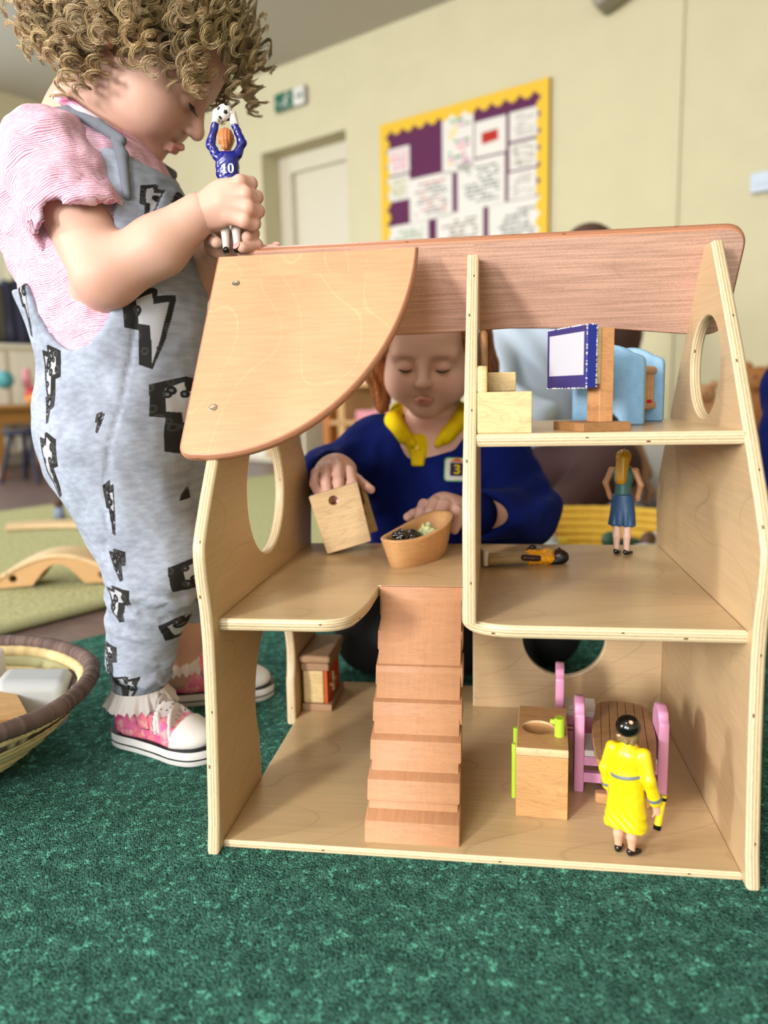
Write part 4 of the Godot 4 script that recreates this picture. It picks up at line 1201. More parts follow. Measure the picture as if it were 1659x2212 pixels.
func lying_man():
	var b := Basis(Vector3.UP, 0.20) * Basis(V(0, 0, 1), V(1, 0, 0), V(0, 1, 0))
	var f := thing("toy_man", "toy man figure in an orange-yellow shirt and khaki trousers lying on his back", "toy figure", Transform3D(b, V(0.0075, 0.2328, -0.2655)))
	var t := Sdf.new()
	for x in [-0.0050, 0.0050]: t.chain([V(x, 0.052, 0), V(x * 1.1, 0.030, 0), V(x * 1.25, 0.006, -0.001)], [0.0066, 0.0062, 0.0060], 0.004)
	t.cut_plane(V(0, 0.0565, 0), Vector3.UP); t.cut_plane(V(0, 0.0052, 0), Vector3.DOWN)
	solid(f, "trousers", M.khaki, t, 0.0010)
	var s := Sdf.new()
	s.cap(V(0, 0.079, 0), V(0, 0.057, 0), 0.0092, 0.0092, 0.005)
	s.ell(V(0, 0.077, 0), V(0.0135, 0.0075, 0.0082), 0.005)
	s.cap(V(-0.012, 0.080, 0), V(-0.0145, 0.069, 0.001), 0.0050, 0.0048, 0.003); s.cap(V(0.012, 0.080, 0), V(0.0145, 0.069, 0.001), 0.0050, 0.0048, 0.003)
	s.cut_plane(V(0, 0.0525, 0), Vector3.DOWN)
	s.bend = func(p: Vector3): return 0.0004 * sin(p.y * 900.0 + 400.0 * p.x)
	solid(f, "shirt", M.amber, s, 0.0010)
	for x in [-0.0060, 0.0060]:
		var w := Sdf.new()
		w.box(V(x, 0.0030, 0.0020), V(0.0042, 0.0030, 0.0095), 0.0018, 0.001)
		solid(f, "shoe", M.white_paint, w, 0.0008)
	var a := Sdf.new()
	a.chain([V(0.0145, 0.070, 0.001), V(0.0155, 0.058, 0.002), V(0.0150, 0.0475, 0.003)], [0.0036, 0.0034, 0.0040], 0.002)
	a.chain([V(-0.0145, 0.070, 0.001), V(-0.0150, 0.060, 0.004), V(-0.0050, 0.062, 0.0105)], [0.0036, 0.0034, 0.0040], 0.002)
	solid(f, "arms", M.brown_toy, a, 0.0009)
	var h := Sdf.new()
	h.ell(V(0, 0.0945, 0.0005), V(0.0072, 0.0088, 0.0082), 0.002); h.cap(V(0, 0.083, 0), V(0, 0.090, 0), 0.0042, 0.0042, 0.003)
	h.ell(V(0, 0.0935, 0.0088), V(0.0020, 0.0020, 0.0020), 0.001); h.ell(V(0, 0.0898, 0.0075), V(0.0024, 0.0011, 0.0014), 0.001)
	for x in [-0.003, 0.003]: h.cut_ell(V(x, 0.0962, 0.0092), V(0.0018, 0.0012, 0.0012), 0.001)
	solid(f, "head", M.brown_toy, h, 0.0008)
	var hr := Sdf.new()
	hr.ell(V(0, 0.0965, -0.0012), V(0.0083, 0.0088, 0.0086), 0.003); hr.cap(V(0, 0.092, -0.005), V(0, 0.084, -0.006), 0.0062, 0.0055, 0.003)
	hr.cut_ell(V(0, 0.093, 0.0100), V(0.0072, 0.0095, 0.0068), 0.001)
	solid(f, "hair", M.black, hr, 0.0009)
	piece(f, "camera", V(-0.0045, 0.0655, 0.0095), V(0.0015, 0.0715, 0.0135), M.grey_gloss)
	var c := MB.new(); c.tube([V(0.0055, 0.0855, 0.003), V(0.003, 0.0842, 0.0055), V(-0.003, 0.0842, 0.0055), V(-0.0055, 0.0855, 0.003)], [0.001], 8)
	put("collar", c.mesh(), M.moss, f)

func goalkeeper():
	var f := thing("toy_goalkeeper", "toy goalkeeper figure in blue number 10 shirt holding a football overhead, gripped by the toddler", "toy figure", yawed(V(-0.2675, 0.5885, -0.2150), 186.0))
	var s := Sdf.new()   # shirt and raised sleeves
	s.cap(V(0, 0.097, 0), V(0, 0.070, 0), 0.0100, 0.0098, 0.005)
	s.box(V(0, 0.092, 0), V(0.0125, 0.0145, 0.0085), 0.007, 0.004)
	s.chain([V(-0.0115, 0.104, 0), V(-0.0170, 0.1165, 0.002), V(-0.0100, 0.1345, 0.002)], [0.0052, 0.0044, 0.0040], 0.003)
	s.chain([V(0.0115, 0.104, 0), V(0.0180, 0.1160, 0.002), V(0.0110, 0.1375, 0.002)], [0.0052, 0.0046, 0.0040], 0.003)
	s.cut_plane(V(0, 0.0665, 0), Vector3.DOWN)
	s.bend = func(p: Vector3): return 0.0003 * sin(p.y * 700.0 + p.x * 500.0)
	solid(f, "shirt", M.royal, s, 0.0010)
	var n := TextMesh.new(); n.text = "10"; var fo := SystemFont.new(); fo.font_names = PackedStringArray(["Droid Serif"]); fo.font_weight = 700
	n.font = fo; n.font_size = 32; n.pixel_size = 0.00040; n.depth = 0.0016; n.curve_step = 0.6
	put("number", n, M.white_paint, f, Transform3D(Basis(Vector3.UP, PI), V(-0.0022, 0.0870, -0.0098)))
	var sh := Sdf.new()
	for x in [-0.0055, 0.0055]: sh.cap(V(x, 0.066, 0), V(x * 1.2, 0.050, 0), 0.0078, 0.0078, 0.004)
	sh.cut_plane(V(0, 0.0665, 0), Vector3.UP); sh.cut_plane(V(0, 0.046, 0), Vector3.DOWN)
	solid(f, "shorts", M.royal, sh, 0.0011)
	for x in [-0.0062, 0.0062]:
		var l := Sdf.new(); l.chain([V(x, 0.048, 0), V(x, 0.026, -0.001), V(x, 0.006, 0)], [0.0052, 0.0048, 0.0036], 0.002)
		solid(f, "sock", M.white_paint, l, 0.0010)
		toy_shoe(f, x, 0, 0, x * 30.0, M.black_gloss)
	var h := Sdf.new()
	h.ell(V(0.0, 0.1195, 0.001), V(0.0080, 0.0100, 0.0088), 0.003); h.cap(V(0, 0.105, 0), V(0, 0.112, 0), 0.0048, 0.0045, 0.003)
	for x in [-0.0082, 0.0082]: h.ell(V(x, 0.1185, 0), V(0.0012, 0.0025, 0.0018), 0.001)
	solid(f, "head", M.skin_toy, h, 0.0009)
	var hr := Sdf.new()
	hr.ell(V(0.0, 0.1215, -0.0010), V(0.0087, 0.0098, 0.0090), 0.003); hr.cap(V(0, 0.117, -0.005), V(0, 0.1115, -0.0052), 0.0065, 0.0045, 0.003)
	hr.cut_ell(V(0, 0.1165, 0.0105), V(0.0082, 0.0105, 0.0085), 0.001)
	hr.bend = func(p: Vector3): return 0.0003 * sin(p.x * 1900.0)
	solid(f, "hair", M.ginger_toy, hr, 0.0009)
	for q in [[V(-0.0100, 0.1360, 0.002), V(-0.0075, 0.1450, 0.001), 1.0], [V(0.0110, 0.1385, 0.002), V(0.0085, 0.1470, 0.001), -1.0]]:
		var g := Sdf.new(); g.cap(q[0], q[1], 0.0042, 0.0052, 0.002)
		for k in 4: g.cap(q[1] + V(0, 0.001, -0.0045 + 0.003 * k), q[1] + V(0.0045 * q[2], 0.0055, -0.0035 + 0.0023 * k), 0.0019, 0.0016, 0.0008)
		g.cap(q[1] + V(0, 0, -0.003), q[1] + V(0.0045 * q[2], -0.001, -0.0065), 0.0018, 0.0015, 0.0008)
		solid(f, "glove", M.white_paint, g, 0.0008)
	var ball := MB.new(); var c := V(0.0, 0.1470, -0.0005)
	ball.lathe(Transform3D(Basis(), c), sphere_profile(0.0088), 24)
	var bl := put("football", ball.mesh(), M.white_paint, f)
	var gr := (1.0 + sqrt(5.0)) / 2.0
	for e in [V(0, 1, gr), V(0, -1, gr), V(0, 1, -gr), V(0, -1, -gr), V(1, gr, 0), V(-1, gr, 0), V(1, -gr, 0), V(-1, -gr, 0), V(gr, 0, 1), V(-gr, 0, 1), V(gr, 0, -1), V(-gr, 0, -1)]:
		var nrm: Vector3 = (Basis(Vector3.RIGHT, 0.35) * Basis(Vector3.UP, 0.4) * e).normalized()
		var side := nrm.cross(V(0.3, 0.8, 0.2)).normalized()
		var pt := MB.new()
		pt.lathe(Transform3D(Basis(side, nrm, side.cross(nrm)), c + nrm * 0.0083), [Vector2(0.0026, 0.0), Vector2(0.0020, 0.00055), Vector2(0.0, 0.0007)], 5)
		put("black_patch", pt.mesh(), M.black, bl)

func sphere_profile(r: float, n := 12) -> Array:
	var o := []
	for k in n + 1: o.append(Vector2(maxf(sin(PI * k / n), 0.0001) * r, -cos(PI * k / n) * r))
	return o
# ---------------------------------------------------------------- children
func head_basis(f: Vector3, up: Vector3) -> Basis:
	f = f.normalized()
	var x := up.cross(f).normalized()
	return Basis(x, f.cross(x), f)

# head with a face, in local axes x to the face's left, y up, z out of the face
func head_solid(h: Transform3D, k := 1.0) -> Sdf:
	var s := Sdf.new()
	var b := h.basis
	var e = func(x: float, y: float, z: float, rx: float, ry: float, rz: float, kk: float): s.ell(h * (V(x, y, z) * k), V(rx, ry, rz) * k, kk * k, b)
	e.call(0.0, 0.014, -0.002, 0.071, 0.076, 0.086, 0.01)
	e.call(0.0, -0.030, 0.040, 0.056, 0.060, 0.052, 0.03)
	for x in [-1.0, 1.0]:
		e.call(0.032 * x, -0.040, 0.056, 0.030, 0.030, 0.030, 0.025)
		e.call(0.024 * x, 0.007, 0.079, 0.024, 0.012, 0.012, 0.015)
		e.call(0.073 * x, -0.012, -0.004, 0.008, 0.021, 0.014, 0.008)
	e.call(0.0, -0.078, 0.073, 0.020, 0.015, 0.017, 0.022)
	e.call(0.0, 0.040, 0.062, 0.046, 0.034, 0.030, 0.03)
	for x in [-1.0, 1.0]:
		s.cut_ell(h * (V(0.027 * x, -0.008, 0.099) * k), V(0.016, 0.0095, 0.011) * k, 0.014 * k, b)
		e.call(0.027 * x, -0.0095, 0.0805, 0.0135, 0.0115, 0.0120, 0.004)
	s.cap(h * (V(0, -0.004, 0.090) * k), h * (V(0, -0.026, 0.1035) * k), 0.0065 * k, 0.0078 * k, 0.010 * k)
	e.call(0.0, -0.0300, 0.1055, 0.0082, 0.0072, 0.0078, 0.006)
	for x in [-1.0, 1.0]: e.call(0.0078 * x, -0.0325, 0.0985, 0.0056, 0.005, 0.0066, 0.004)
	s.cap(h * (V(-0.013, -0.0555, 0.0945) * k), h * (V(0.0, -0.0525, 0.1005) * k), 0.0026 * k, 0.0036 * k, 0.004 * k)
	s.cap(h * (V(0.013, -0.0555, 0.0945) * k), h * (V(0.0, -0.0525, 0.1005) * k), 0.0026 * k, 0.0036 * k, 0.004 * k)
	s.cap(h * (V(-0.009, -0.0610, 0.0945) * k), h * (V(0.009, -0.0610, 0.0945) * k), 0.0042 * k, 0.0042 * k, 0.005 * k)
	s.cut_cap(h * (V(-0.018, -0.0572, 0.0985) * k), h * (V(0.0, -0.0565, 0.1060) * k), 0.0010 * k, 0.0012 * k, 0.003 * k)
	s.cut_cap(h * (V(0.018, -0.0572, 0.0985) * k), h * (V(0.0, -0.0565, 0.1060) * k), 0.0010 * k, 0.0012 * k, 0.003 * k)
	for x in [-1.0, 1.0]: s.cut_ell(h * (V(0.0045 * x, -0.0375, 0.104) * k), V(0.0022, 0.0018, 0.003) * k, 0.002 * k, b)
	return s

func blob(q: Vector3, c: Vector3, r: Vector3) -> float: return clampf(1.0 - ((q - c) / r).length_squared(), 0.0, 1.0)

func face_colour(h: Transform3D, k: float, base: Color, brow: Color):
	var inv := h.affine_inverse()
	var blush := Color(0.80, 0.36, 0.30); var lip := Color(0.62, 0.22, 0.20)
	return func(p: Vector3, _n: Vector3) -> Color:
		var q: Vector3 = inv * p / k
		var c := base
		var ax := V(absf(q.x), q.y, q.z)
		c = c.lerp(blush, 0.28 * blob(ax, V(0.036, -0.040, 0.075), V(0.032, 0.026, 0.045)))
		c = c.lerp(blush, 0.25 * blob(q, V(0, -0.031, 0.110), V(0.014, 0.012, 0.02)))
		c = c.lerp(blush, 0.45 * blob(ax, V(0.074, -0.012, 0.0), V(0.012, 0.026, 0.02)))
		c = c.lerp(lip, 0.75 * smoothstep(0.0, 0.5, blob(q, V(0, -0.0572, 0.100), V(0.0185, 0.0088, 0.014))))
		c = c.lerp(brow, 0.55 * smoothstep(0.0, 0.6, blob(ax, V(0.026, 0.0075 - 3.0 * pow(ax.x - 0.026, 2) * 4.0, 0.094), V(0.017, 0.0036, 0.02))))
		c = c.lerp(Color(0.45, 0.18, 0.14), 0.35 * blob(ax, V(0.020, -0.012, 0.090), V(0.020, 0.011, 0.02)))
		return c

func add_mb(a: MB, b: MB):
	var o := a.v.size()
	a.v.append_array(b.v); a.n.append_array(b.n); a.uv.append_array(b.uv); a.c.append_array(b.c)
	for k in b.i: a.i.append(k + o)

# a hand: chains of joints for the fingers, each rooted in the palm
func hand_solid(wrist: Vector3, palm: Vector3, pr: Vector3, pb: Basis, wr: float, fingers: Array, r := 0.0066) -> Sdf:
	var s := Sdf.new()
	s.ell(palm, pr, 0.008, pb)
	s.cap(wrist, palm, wr, minf(pr.x, pr.z) * 0.95, 0.010)
	for f in fingers:
		var rr := []
		for j in f.size(): rr.append(r * [1.12, 1.05, 0.98, 0.86, 0.80][mini(j, 4)] * (0.88 if f == fingers[-1] else 1.0))
		for j in f.size() - 1: s.cap(f[j], f[j + 1], rr[j], rr[j + 1], 0.0014 if j else 0.0045)
	return s

func nails(parent: Node3D, list: Array):   # [position, outward normal, finger direction]
	for q in list:
		var m := MB.new()
		var n: Vector3 = q[1].normalized(); var d: Vector3 = (q[2] - n * q[2].dot(n)).normalized()
		m.lathe(Transform3D(Basis(n.cross(d), n, d), q[0]), [Vector2(0.0036, -0.0006), Vector2(0.0030, 0.0003), Vector2(0.0, 0.0005)], 12, Color.WHITE, 0.9, 1.25)
		put("fingernail", m.mesh(), M.nail, parent)

func curl_mesh(sd: int, turns: float, len: float, rad: float, strands: int, thick: float) -> ArrayMesh:
	var rng := RandomNumberGenerator.new(); rng.seed = sd
	var m := MB.new()
	for s in strands:
		var ph := rng.randf_range(-0.5, 0.5); var rr := rad * rng.randf_range(0.75, 1.2); var ox := rng.randf_range(-0.0025, 0.0025); var oz := rng.randf_range(-0.0025, 0.0025)
		var tone := rng.randf_range(0.62, 1.25)
		var pts := []; var th := []; var cc := []
		var n := int(turns * 11) + 4
		for k in n + 1:
			var t := float(k) / n
			var grow := smoothstep(0.0, 0.35, t)
			var a := ph + turns * TAU * t
			pts.append(V(cos(a) * rr * grow + ox, -len * pow(t, 0.8), sin(a) * rr * grow + oz))
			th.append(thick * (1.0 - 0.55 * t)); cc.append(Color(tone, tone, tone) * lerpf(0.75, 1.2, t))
		m.tube(pts, th, 4, false, Color.WHITE, cc)
	return m.mesh()

# shoe: heel at the origin, toe along +z
func sneaker(parent: Node3D, xf: Transform3D):
	var sh := Node3D.new(); sh.name = "shoe"
	var k := 0
	while parent.has_node(NodePath(sh.name)):
		k += 1; sh.name = "shoe_%03d" % k
	sh.transform = xf; parent.add_child(sh)
	var out := []
	for q in [[0.000, -0.012], [-0.006, -0.004], [-0.020, 0.003], [-0.0265, 0.020], [-0.0265, 0.050], [-0.0285, 0.085], [-0.0315, 0.110], [-0.0270, 0.135], [-0.0120, 0.1495], [0.002, 0.152], [0.016, 0.148], [0.0285, 0.132], [0.0305, 0.108], [0.0265, 0.080], [0.0245, 0.050], [0.0255, 0.020], [0.019, 0.003]]:
		if q[1] >= -0.005: out.append(Vector2(q[0], -q[1]))
	var pts := []
	for q in out: pts.append(q)
	pts.append(out[0])
	var sm := PackedVector2Array()
	for q in smooth_line(pts, 5): sm.append(q)
	sm.remove_at(sm.size() - 1)
	var flat := Basis(Vector3.RIGHT, -PI / 2)
	var lay = func(called: String, y0: float, y1: float, grow: float, m):
		put(called, plate(inset(oriented(sm), -grow), [], y1 - y0, minf(0.001, (y1 - y0) * 0.3)), m, sh, Transform3D(flat, V(0, y0, 0)))
	lay.call("sole", 0.0, 0.0195, 0.0, M.rubber)
	lay.call("sole_stripe", 0.0065, 0.0085, 0.0006, M.black)
	lay.call("sole_stripe", 0.0180, 0.0202, 0.0006, M.black)
	var bump := MB.new()
	var upper = func(s: Sdf, g: float):
		s.ell(V(0, 0.026, 0.112), V(0.0275 + g, 0.0175 + g, 0.034 + g), 0.01)
		s.ell(V(0, 0.036, 0.030), V(0.0235 + g, 0.034 + g, 0.030 + g), 0.01)
		s.cap(V(0, 0.030, 0.040), V(0, 0.026, 0.100), 0.0255 + g, 0.0245 + g, 0.015)
		s.cap(V(0, 0.058, 0.042), V(0, 0.036, 0.096), 0.0190 + g, 0.0155 + g, 0.015)
	var u := Sdf.new(); upper.call(u, 0.0)
	u.cut_plane(V(0, 0.0185, 0), Vector3.DOWN)
	u.cut_plane(V(0, 0.064, 0.03), V(0, 1, 0.30))
	u.cut_cap(V(0, 0.10, 0.030), V(0, 0.05, 0.030), 0.0195, 0.0175, 0.002)
	solid(sh, "upper", M.glitter, u, 0.0026)
	var tc := Sdf.new(); upper.call(tc, 0.0016)
	tc.cut_plane(V(0, 0.0185, 0), Vector3.DOWN); tc.cut_plane(V(0, 0.03, 0.1085), V(0, 0.25, -1))
	solid(sh, "toe_cap", M.rubber, tc, 0.0028)
	var hp := Sdf.new(); upper.call(hp, 0.0014)
	hp.cut_plane(V(0, 0.0185, 0), Vector3.DOWN); hp.cut_plane(V(0, 0.03, 0.022), V(0, 0.0, 1)); hp.cut_plane(V(0, 0.052, 0.0), V(0, 1, 0.0))
	hp.cut_cap(V(0, 0.10, 0.030), V(0, 0.05, 0.030), 0.0195, 0.0175, 0.002)
	solid(sh, "heel_panel", M.magenta_glitter, hp, 0.0028)
	var st := Sdf.new(); upper.call(st, 0.0026)
	var dn := V(0, 0.42, 0.9).normalized()
	st.cut_plane(V(0, 0.058, 0.0555) + dn * 0.0085, dn); st.cut_plane(V(0, 0.058, 0.0555) - dn * 0.0085, -dn); st.cut_plane(V(0, 0.034, 0), Vector3.DOWN)
	solid(sh, "strap", M.glitter, st, 0.0024)
	for z in 4:
		var l := Sdf.new(); upper.call(l, 0.0024)
		var c := V(0, 0.045 - 0.005 * z, 0.070 + 0.0105 * z)
		var tilt := V(0.28 if z % 2 else -0.28, 0.35, 0.9).normalized()
		l.cut_plane(c + tilt * 0.0022, tilt); l.cut_plane(c - tilt * 0.0022, -tilt); l.cut_plane(V(0, 0.037 - 0.003 * z, 0), Vector3.DOWN)
		solid(sh, "lace", M.lace, l, 0.0024)
		for x in [-1.0, 1.0]:
			var ey := MB.new(); ey.lathe(Transform3D(Basis(Vector3.BACK, -x * 1.25), V(x * (0.0245 + 0.0006 * z), 0.0365 - 0.003 * z, 0.072 + 0.0105 * z)), [Vector2(0.0026, -0.001), Vector2(0.0026, 0.0012), Vector2(0.0014, 0.0014)], 10)
			put("eyelet", ey.mesh(), M.steel, sh)

func frill(parent: Node3D, c: Vector3, r: float, h: float):   # lace edging of a sock
	var m := MB.new()
	var n := 120
	for row in 5:
		var t := row / 4.0
		for k in n + 1:
			var a := TAU * k / n
			var rr := r * (0.86 + 0.30 * t) + 0.0032 * t * sin(a * 15.0) + 0.001 * t * sin(a * 37.0)
			m.vert(c + V(cos(a) * rr, -h * t + 0.003 * t * sin(a * 30.0), sin(a) * rr), V(cos(a), 0.4, sin(a)).normalized(), Vector2(float(k) / n * 12.0, t))
	for row in 4:
		for k in n:
			var q := row * (n + 1) + k
			m.quad(q, q + 1, q + n + 2, q + n + 1)
	var s := SurfaceTool.new(); s.create_from_arrays(m.arrays()); s.generate_normals()
	var am := ArrayMesh.new(); s.commit(am)
	put("lace_sock", am, M.lace, parent)

func stripe_tex() -> ImageTexture:
	var d := PackedByteArray(); var w := 256; var h := 128
	d.resize(w * h * 3)
	var n := noise(71, 1.0, 2)
	for y in h:
		for x in w:
			var v := (y + 2.2 * n.get_noise_2d(x * 0.03, y * 0.04)) / 8.0
			var f := v - floorf(v)
			var a := smoothstep(0.52, 0.66, f) * (1.0 - smoothstep(0.86, 1.0, f)) * clampf(0.85 + 0.9 * n.get_noise_2d(x * 0.25, floorf(v) * 7.0), 0.25, 1.0)
			var k := (y * w + x) * 3
			d[k] = int(lerpf(228, 186, a)); d[k + 1] = int(lerpf(198, 104, a)); d[k + 2] = int(lerpf(212, 142, a))
	return tex(w, h, d)

# the dungarees' jersey: mottled grey-blue with lightning bolts filled with leopard spots; u,v run over the garment laid flat, seen from its side
func bolt_tex() -> ImageTexture:
	var w := 512; var h := 1152
	var d := PackedByteArray(); d.resize(w * h * 3)
	var n := noise(90, 1.0, 3)
	var k := 0
	for y in h:
		for x in w:
			var b := 1.0 + 0.13 * n.get_noise_2d(x * 0.009, y * 0.009) + 0.10 * n.get_noise_2d(x * 0.045, y * 0.08) + 0.05 * n.get_noise_2d(x * 0.4, y * 0.4)
			d[k] = int(clampf(150 * b, 0, 255)); d[k + 1] = int(clampf(158 * b, 0, 255)); d[k + 2] = int(clampf(174 * b, 0, 255))
			k += 3
	var rng := RandomNumberGenerator.new(); rng.seed = 6
	var outer := PackedVector2Array([Vector2(0, 0.10), Vector2(0.62, 0.0), Vector2(0.72, 0.02), Vector2(0.70, 0.10), Vector2(1.0, 0.07), Vector2(1.0, 0.13), Vector2(0.80, 0.62), Vector2(0.55, 1.0), Vector2(0.28, 0.94), Vector2(0.27, 0.52), Vector2(0.02, 0.49)])
	var inner := PackedVector2Array([Vector2(0.27, 0.15), Vector2(0.60, 0.07), Vector2(0.62, 0.20), Vector2(0.90, 0.16), Vector2(0.72, 0.60), Vector2(0.54, 0.93), Vector2(0.52, 0.46), Vector2(0.27, 0.44)])
	# world x,y of the upper left corner, width, height of each bolt
	for q in [[-0.392, 0.5560, 0.046, 0.092, 1], [-0.3705, 0.4560, 0.046, 0.092, 1], [-0.3480, 0.3550, 0.046, 0.090, 1], [-0.4965, 0.4945, 0.030, 0.076, -1], [-0.4925, 0.396, 0.030, 0.078, -1], [-0.4900, 0.4385, 0.014, 0.034, -1], [-0.4130, 0.342, 0.013, 0.066, 1], [-0.4160, 0.262, 0.020, 0.040, -1], [-0.4320, 0.216, 0.036, 0.046, -1], [-0.4520, 0.142, 0.027, 0.048, -1], [-0.4410, 0.102, 0.040, 0.037, 1], [-0.3725, 0.674, 0.016, 0.054, 1], [-0.3520, 0.680, 0.024, 0.048, 1], [-0.4200, 0.418, 0.009, 0.024, 1], [-0.352, 0.245, 0.045, 0.08, 1], [-0.372, 0.17, 0.03, 0.06, 1], [-0.525, 0.575, 0.016, 0.07, 1]]:
		var x0 := int((q[0] + 0.60) * 1600.0); var y0 := int((0.75 - q[1]) * 1600.0); var bw := int(q[2] * 1600.0); var bh := int(q[3] * 1600.0)
		var spots := []
		for s in 20: spots.append(Vector3(rng.randf(), rng.randf(), rng.randf_range(0.75, 1.25)))
		for y in bh:
			for x in bw:
				var u := (x + 0.5) / bw; var v := (y + 0.5) / bh
				if q[4] < 0: u = 1.0 - u
				if not Geometry2D.is_point_in_polygon(Vector2(u, v), outer): continue
				var at := ((y0 + y) * w + x0 + x) * 3
				if x0 + x < 0 or x0 + x >= w or y0 + y < 0 or y0 + y >= h: continue
				var g := 46.0
				var ins := Geometry2D.is_point_in_polygon(Vector2(u, v), inner)
				if ins: g = 168.0
				for s in spots:
					var dx: float = (u - s.x) * bw; var dy: float = (v - s.y) * bh
					var rr: float = sqrt(dx * dx + dy * dy * 0.6) / (5.6 * s.z)
					if rr < 1.0:
						if ins: g = 40.0 if rr > 0.42 else 105.0
						elif rr > 0.5: g = 66.0
				d[at] = int(g); d[at + 1] = int(g * 1.01); d[at + 2] = int(g * (1.05 if ins else 1.02))
	return tex(w, h, d)

func glitter_tex() -> ImageTexture:
	var w := 256
	var d := PackedByteArray(); d.resize(w * w * 3)
	var n := noise(17, 1.0, 2)
	var rng := RandomNumberGenerator.new(); rng.seed = 77
	for k in w * w:
		var x := k % w; var y := k / w
		var a := smoothstep(0.0, 0.5, n.get_noise_2d(x * 0.018, y * 0.018)); var r := rng.randf()
		var c := Color(0.86, 0.33, 0.58).lerp(Color(0.93, 0.52, 0.52), smoothstep(-0.3, 0.4, n.get_noise_2d(x * 0.012 + 90.0, y * 0.012)))
		if r < 0.55 * a: c = Color(0.96, 0.86, 0.72)
		elif r > 0.90: c = Color(0.95, 0.60, 0.78)
		d[k * 3] = int(c.r * 255); d[k * 3 + 1] = int(c.g * 255); d[k * 3 + 2] = int(c.b * 255)
	return tex(w, w, d)

func child_materials():
	var sk := mat("skin", Color.WHITE, 0.48, null, Vector3.ONE, 0.35); sk.vertex_color_use_as_albedo = true
	mat("nail", Color(0.90, 0.62, 0.60), 0.3)
	var cl := mat("curl", Color(0.80, 0.71, 0.56), 0.38, null, Vector3.ONE, 0.5); cl.vertex_color_use_as_albedo = true
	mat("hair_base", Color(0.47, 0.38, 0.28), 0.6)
	mat("rubber", Color(0.84, 0.83, 0.82), 0.5)
	mat("lace", Color(0.84, 0.82, 0.82), 0.8)
	tri_mat("glitter", Color(1, 1, 1), 0.3, glitter_tex(), Vector3(14, 14, 14), 0.6)
	tri_mat("magenta_glitter", Color(0.90, 0.62, 0.86), 0.3, M.glitter.albedo_texture, Vector3(14, 14, 14), 0.6)
	mat("shirt", Color(1, 1, 1), 0.85, stripe_tex(), Vector3(1, 1, 1), 0.1)
	var j := mat("jersey", Color(1, 1, 1), 0.85, bolt_tex(), Vector3(1, 1, 1), 0.1); j.texture_repeat = false
	mat("jersey_plain", Color(0.45, 0.47, 0.51), 0.85, null, Vector3.ONE, 0.1)
	mat("wool", Color(0.075, 0.115, 0.36), 0.9, null, Vector3.ONE, 0.1).rim_enabled = true
	M.wool.rim = 0.25
	mat("wool_dark", Color(0.05, 0.075, 0.24), 0.9, null, Vector3.ONE, 0.1)
	mat("yellow_cotton", Color(0.86, 0.74, 0.10), 0.85, null, Vector3.ONE, 0.1)
	mat("auburn", Color(0.58, 0.33, 0.16), 0.45, null, Vector3.ONE, 0.4).vertex_color_use_as_albedo = true
	mat("lash", Color(0.12, 0.07, 0.05), 0.7)
	mat("eye_white", Color(0.85, 0.84, 0.83), 0.2)
	mat("iris", Color(0.16, 0.14, 0.13), 0.1)

func flat_uv(p: Vector3, _n: Vector3) -> Vector2: return Vector2((p.x + 0.60) / 0.32, (0.75 - p.y) / 0.72)

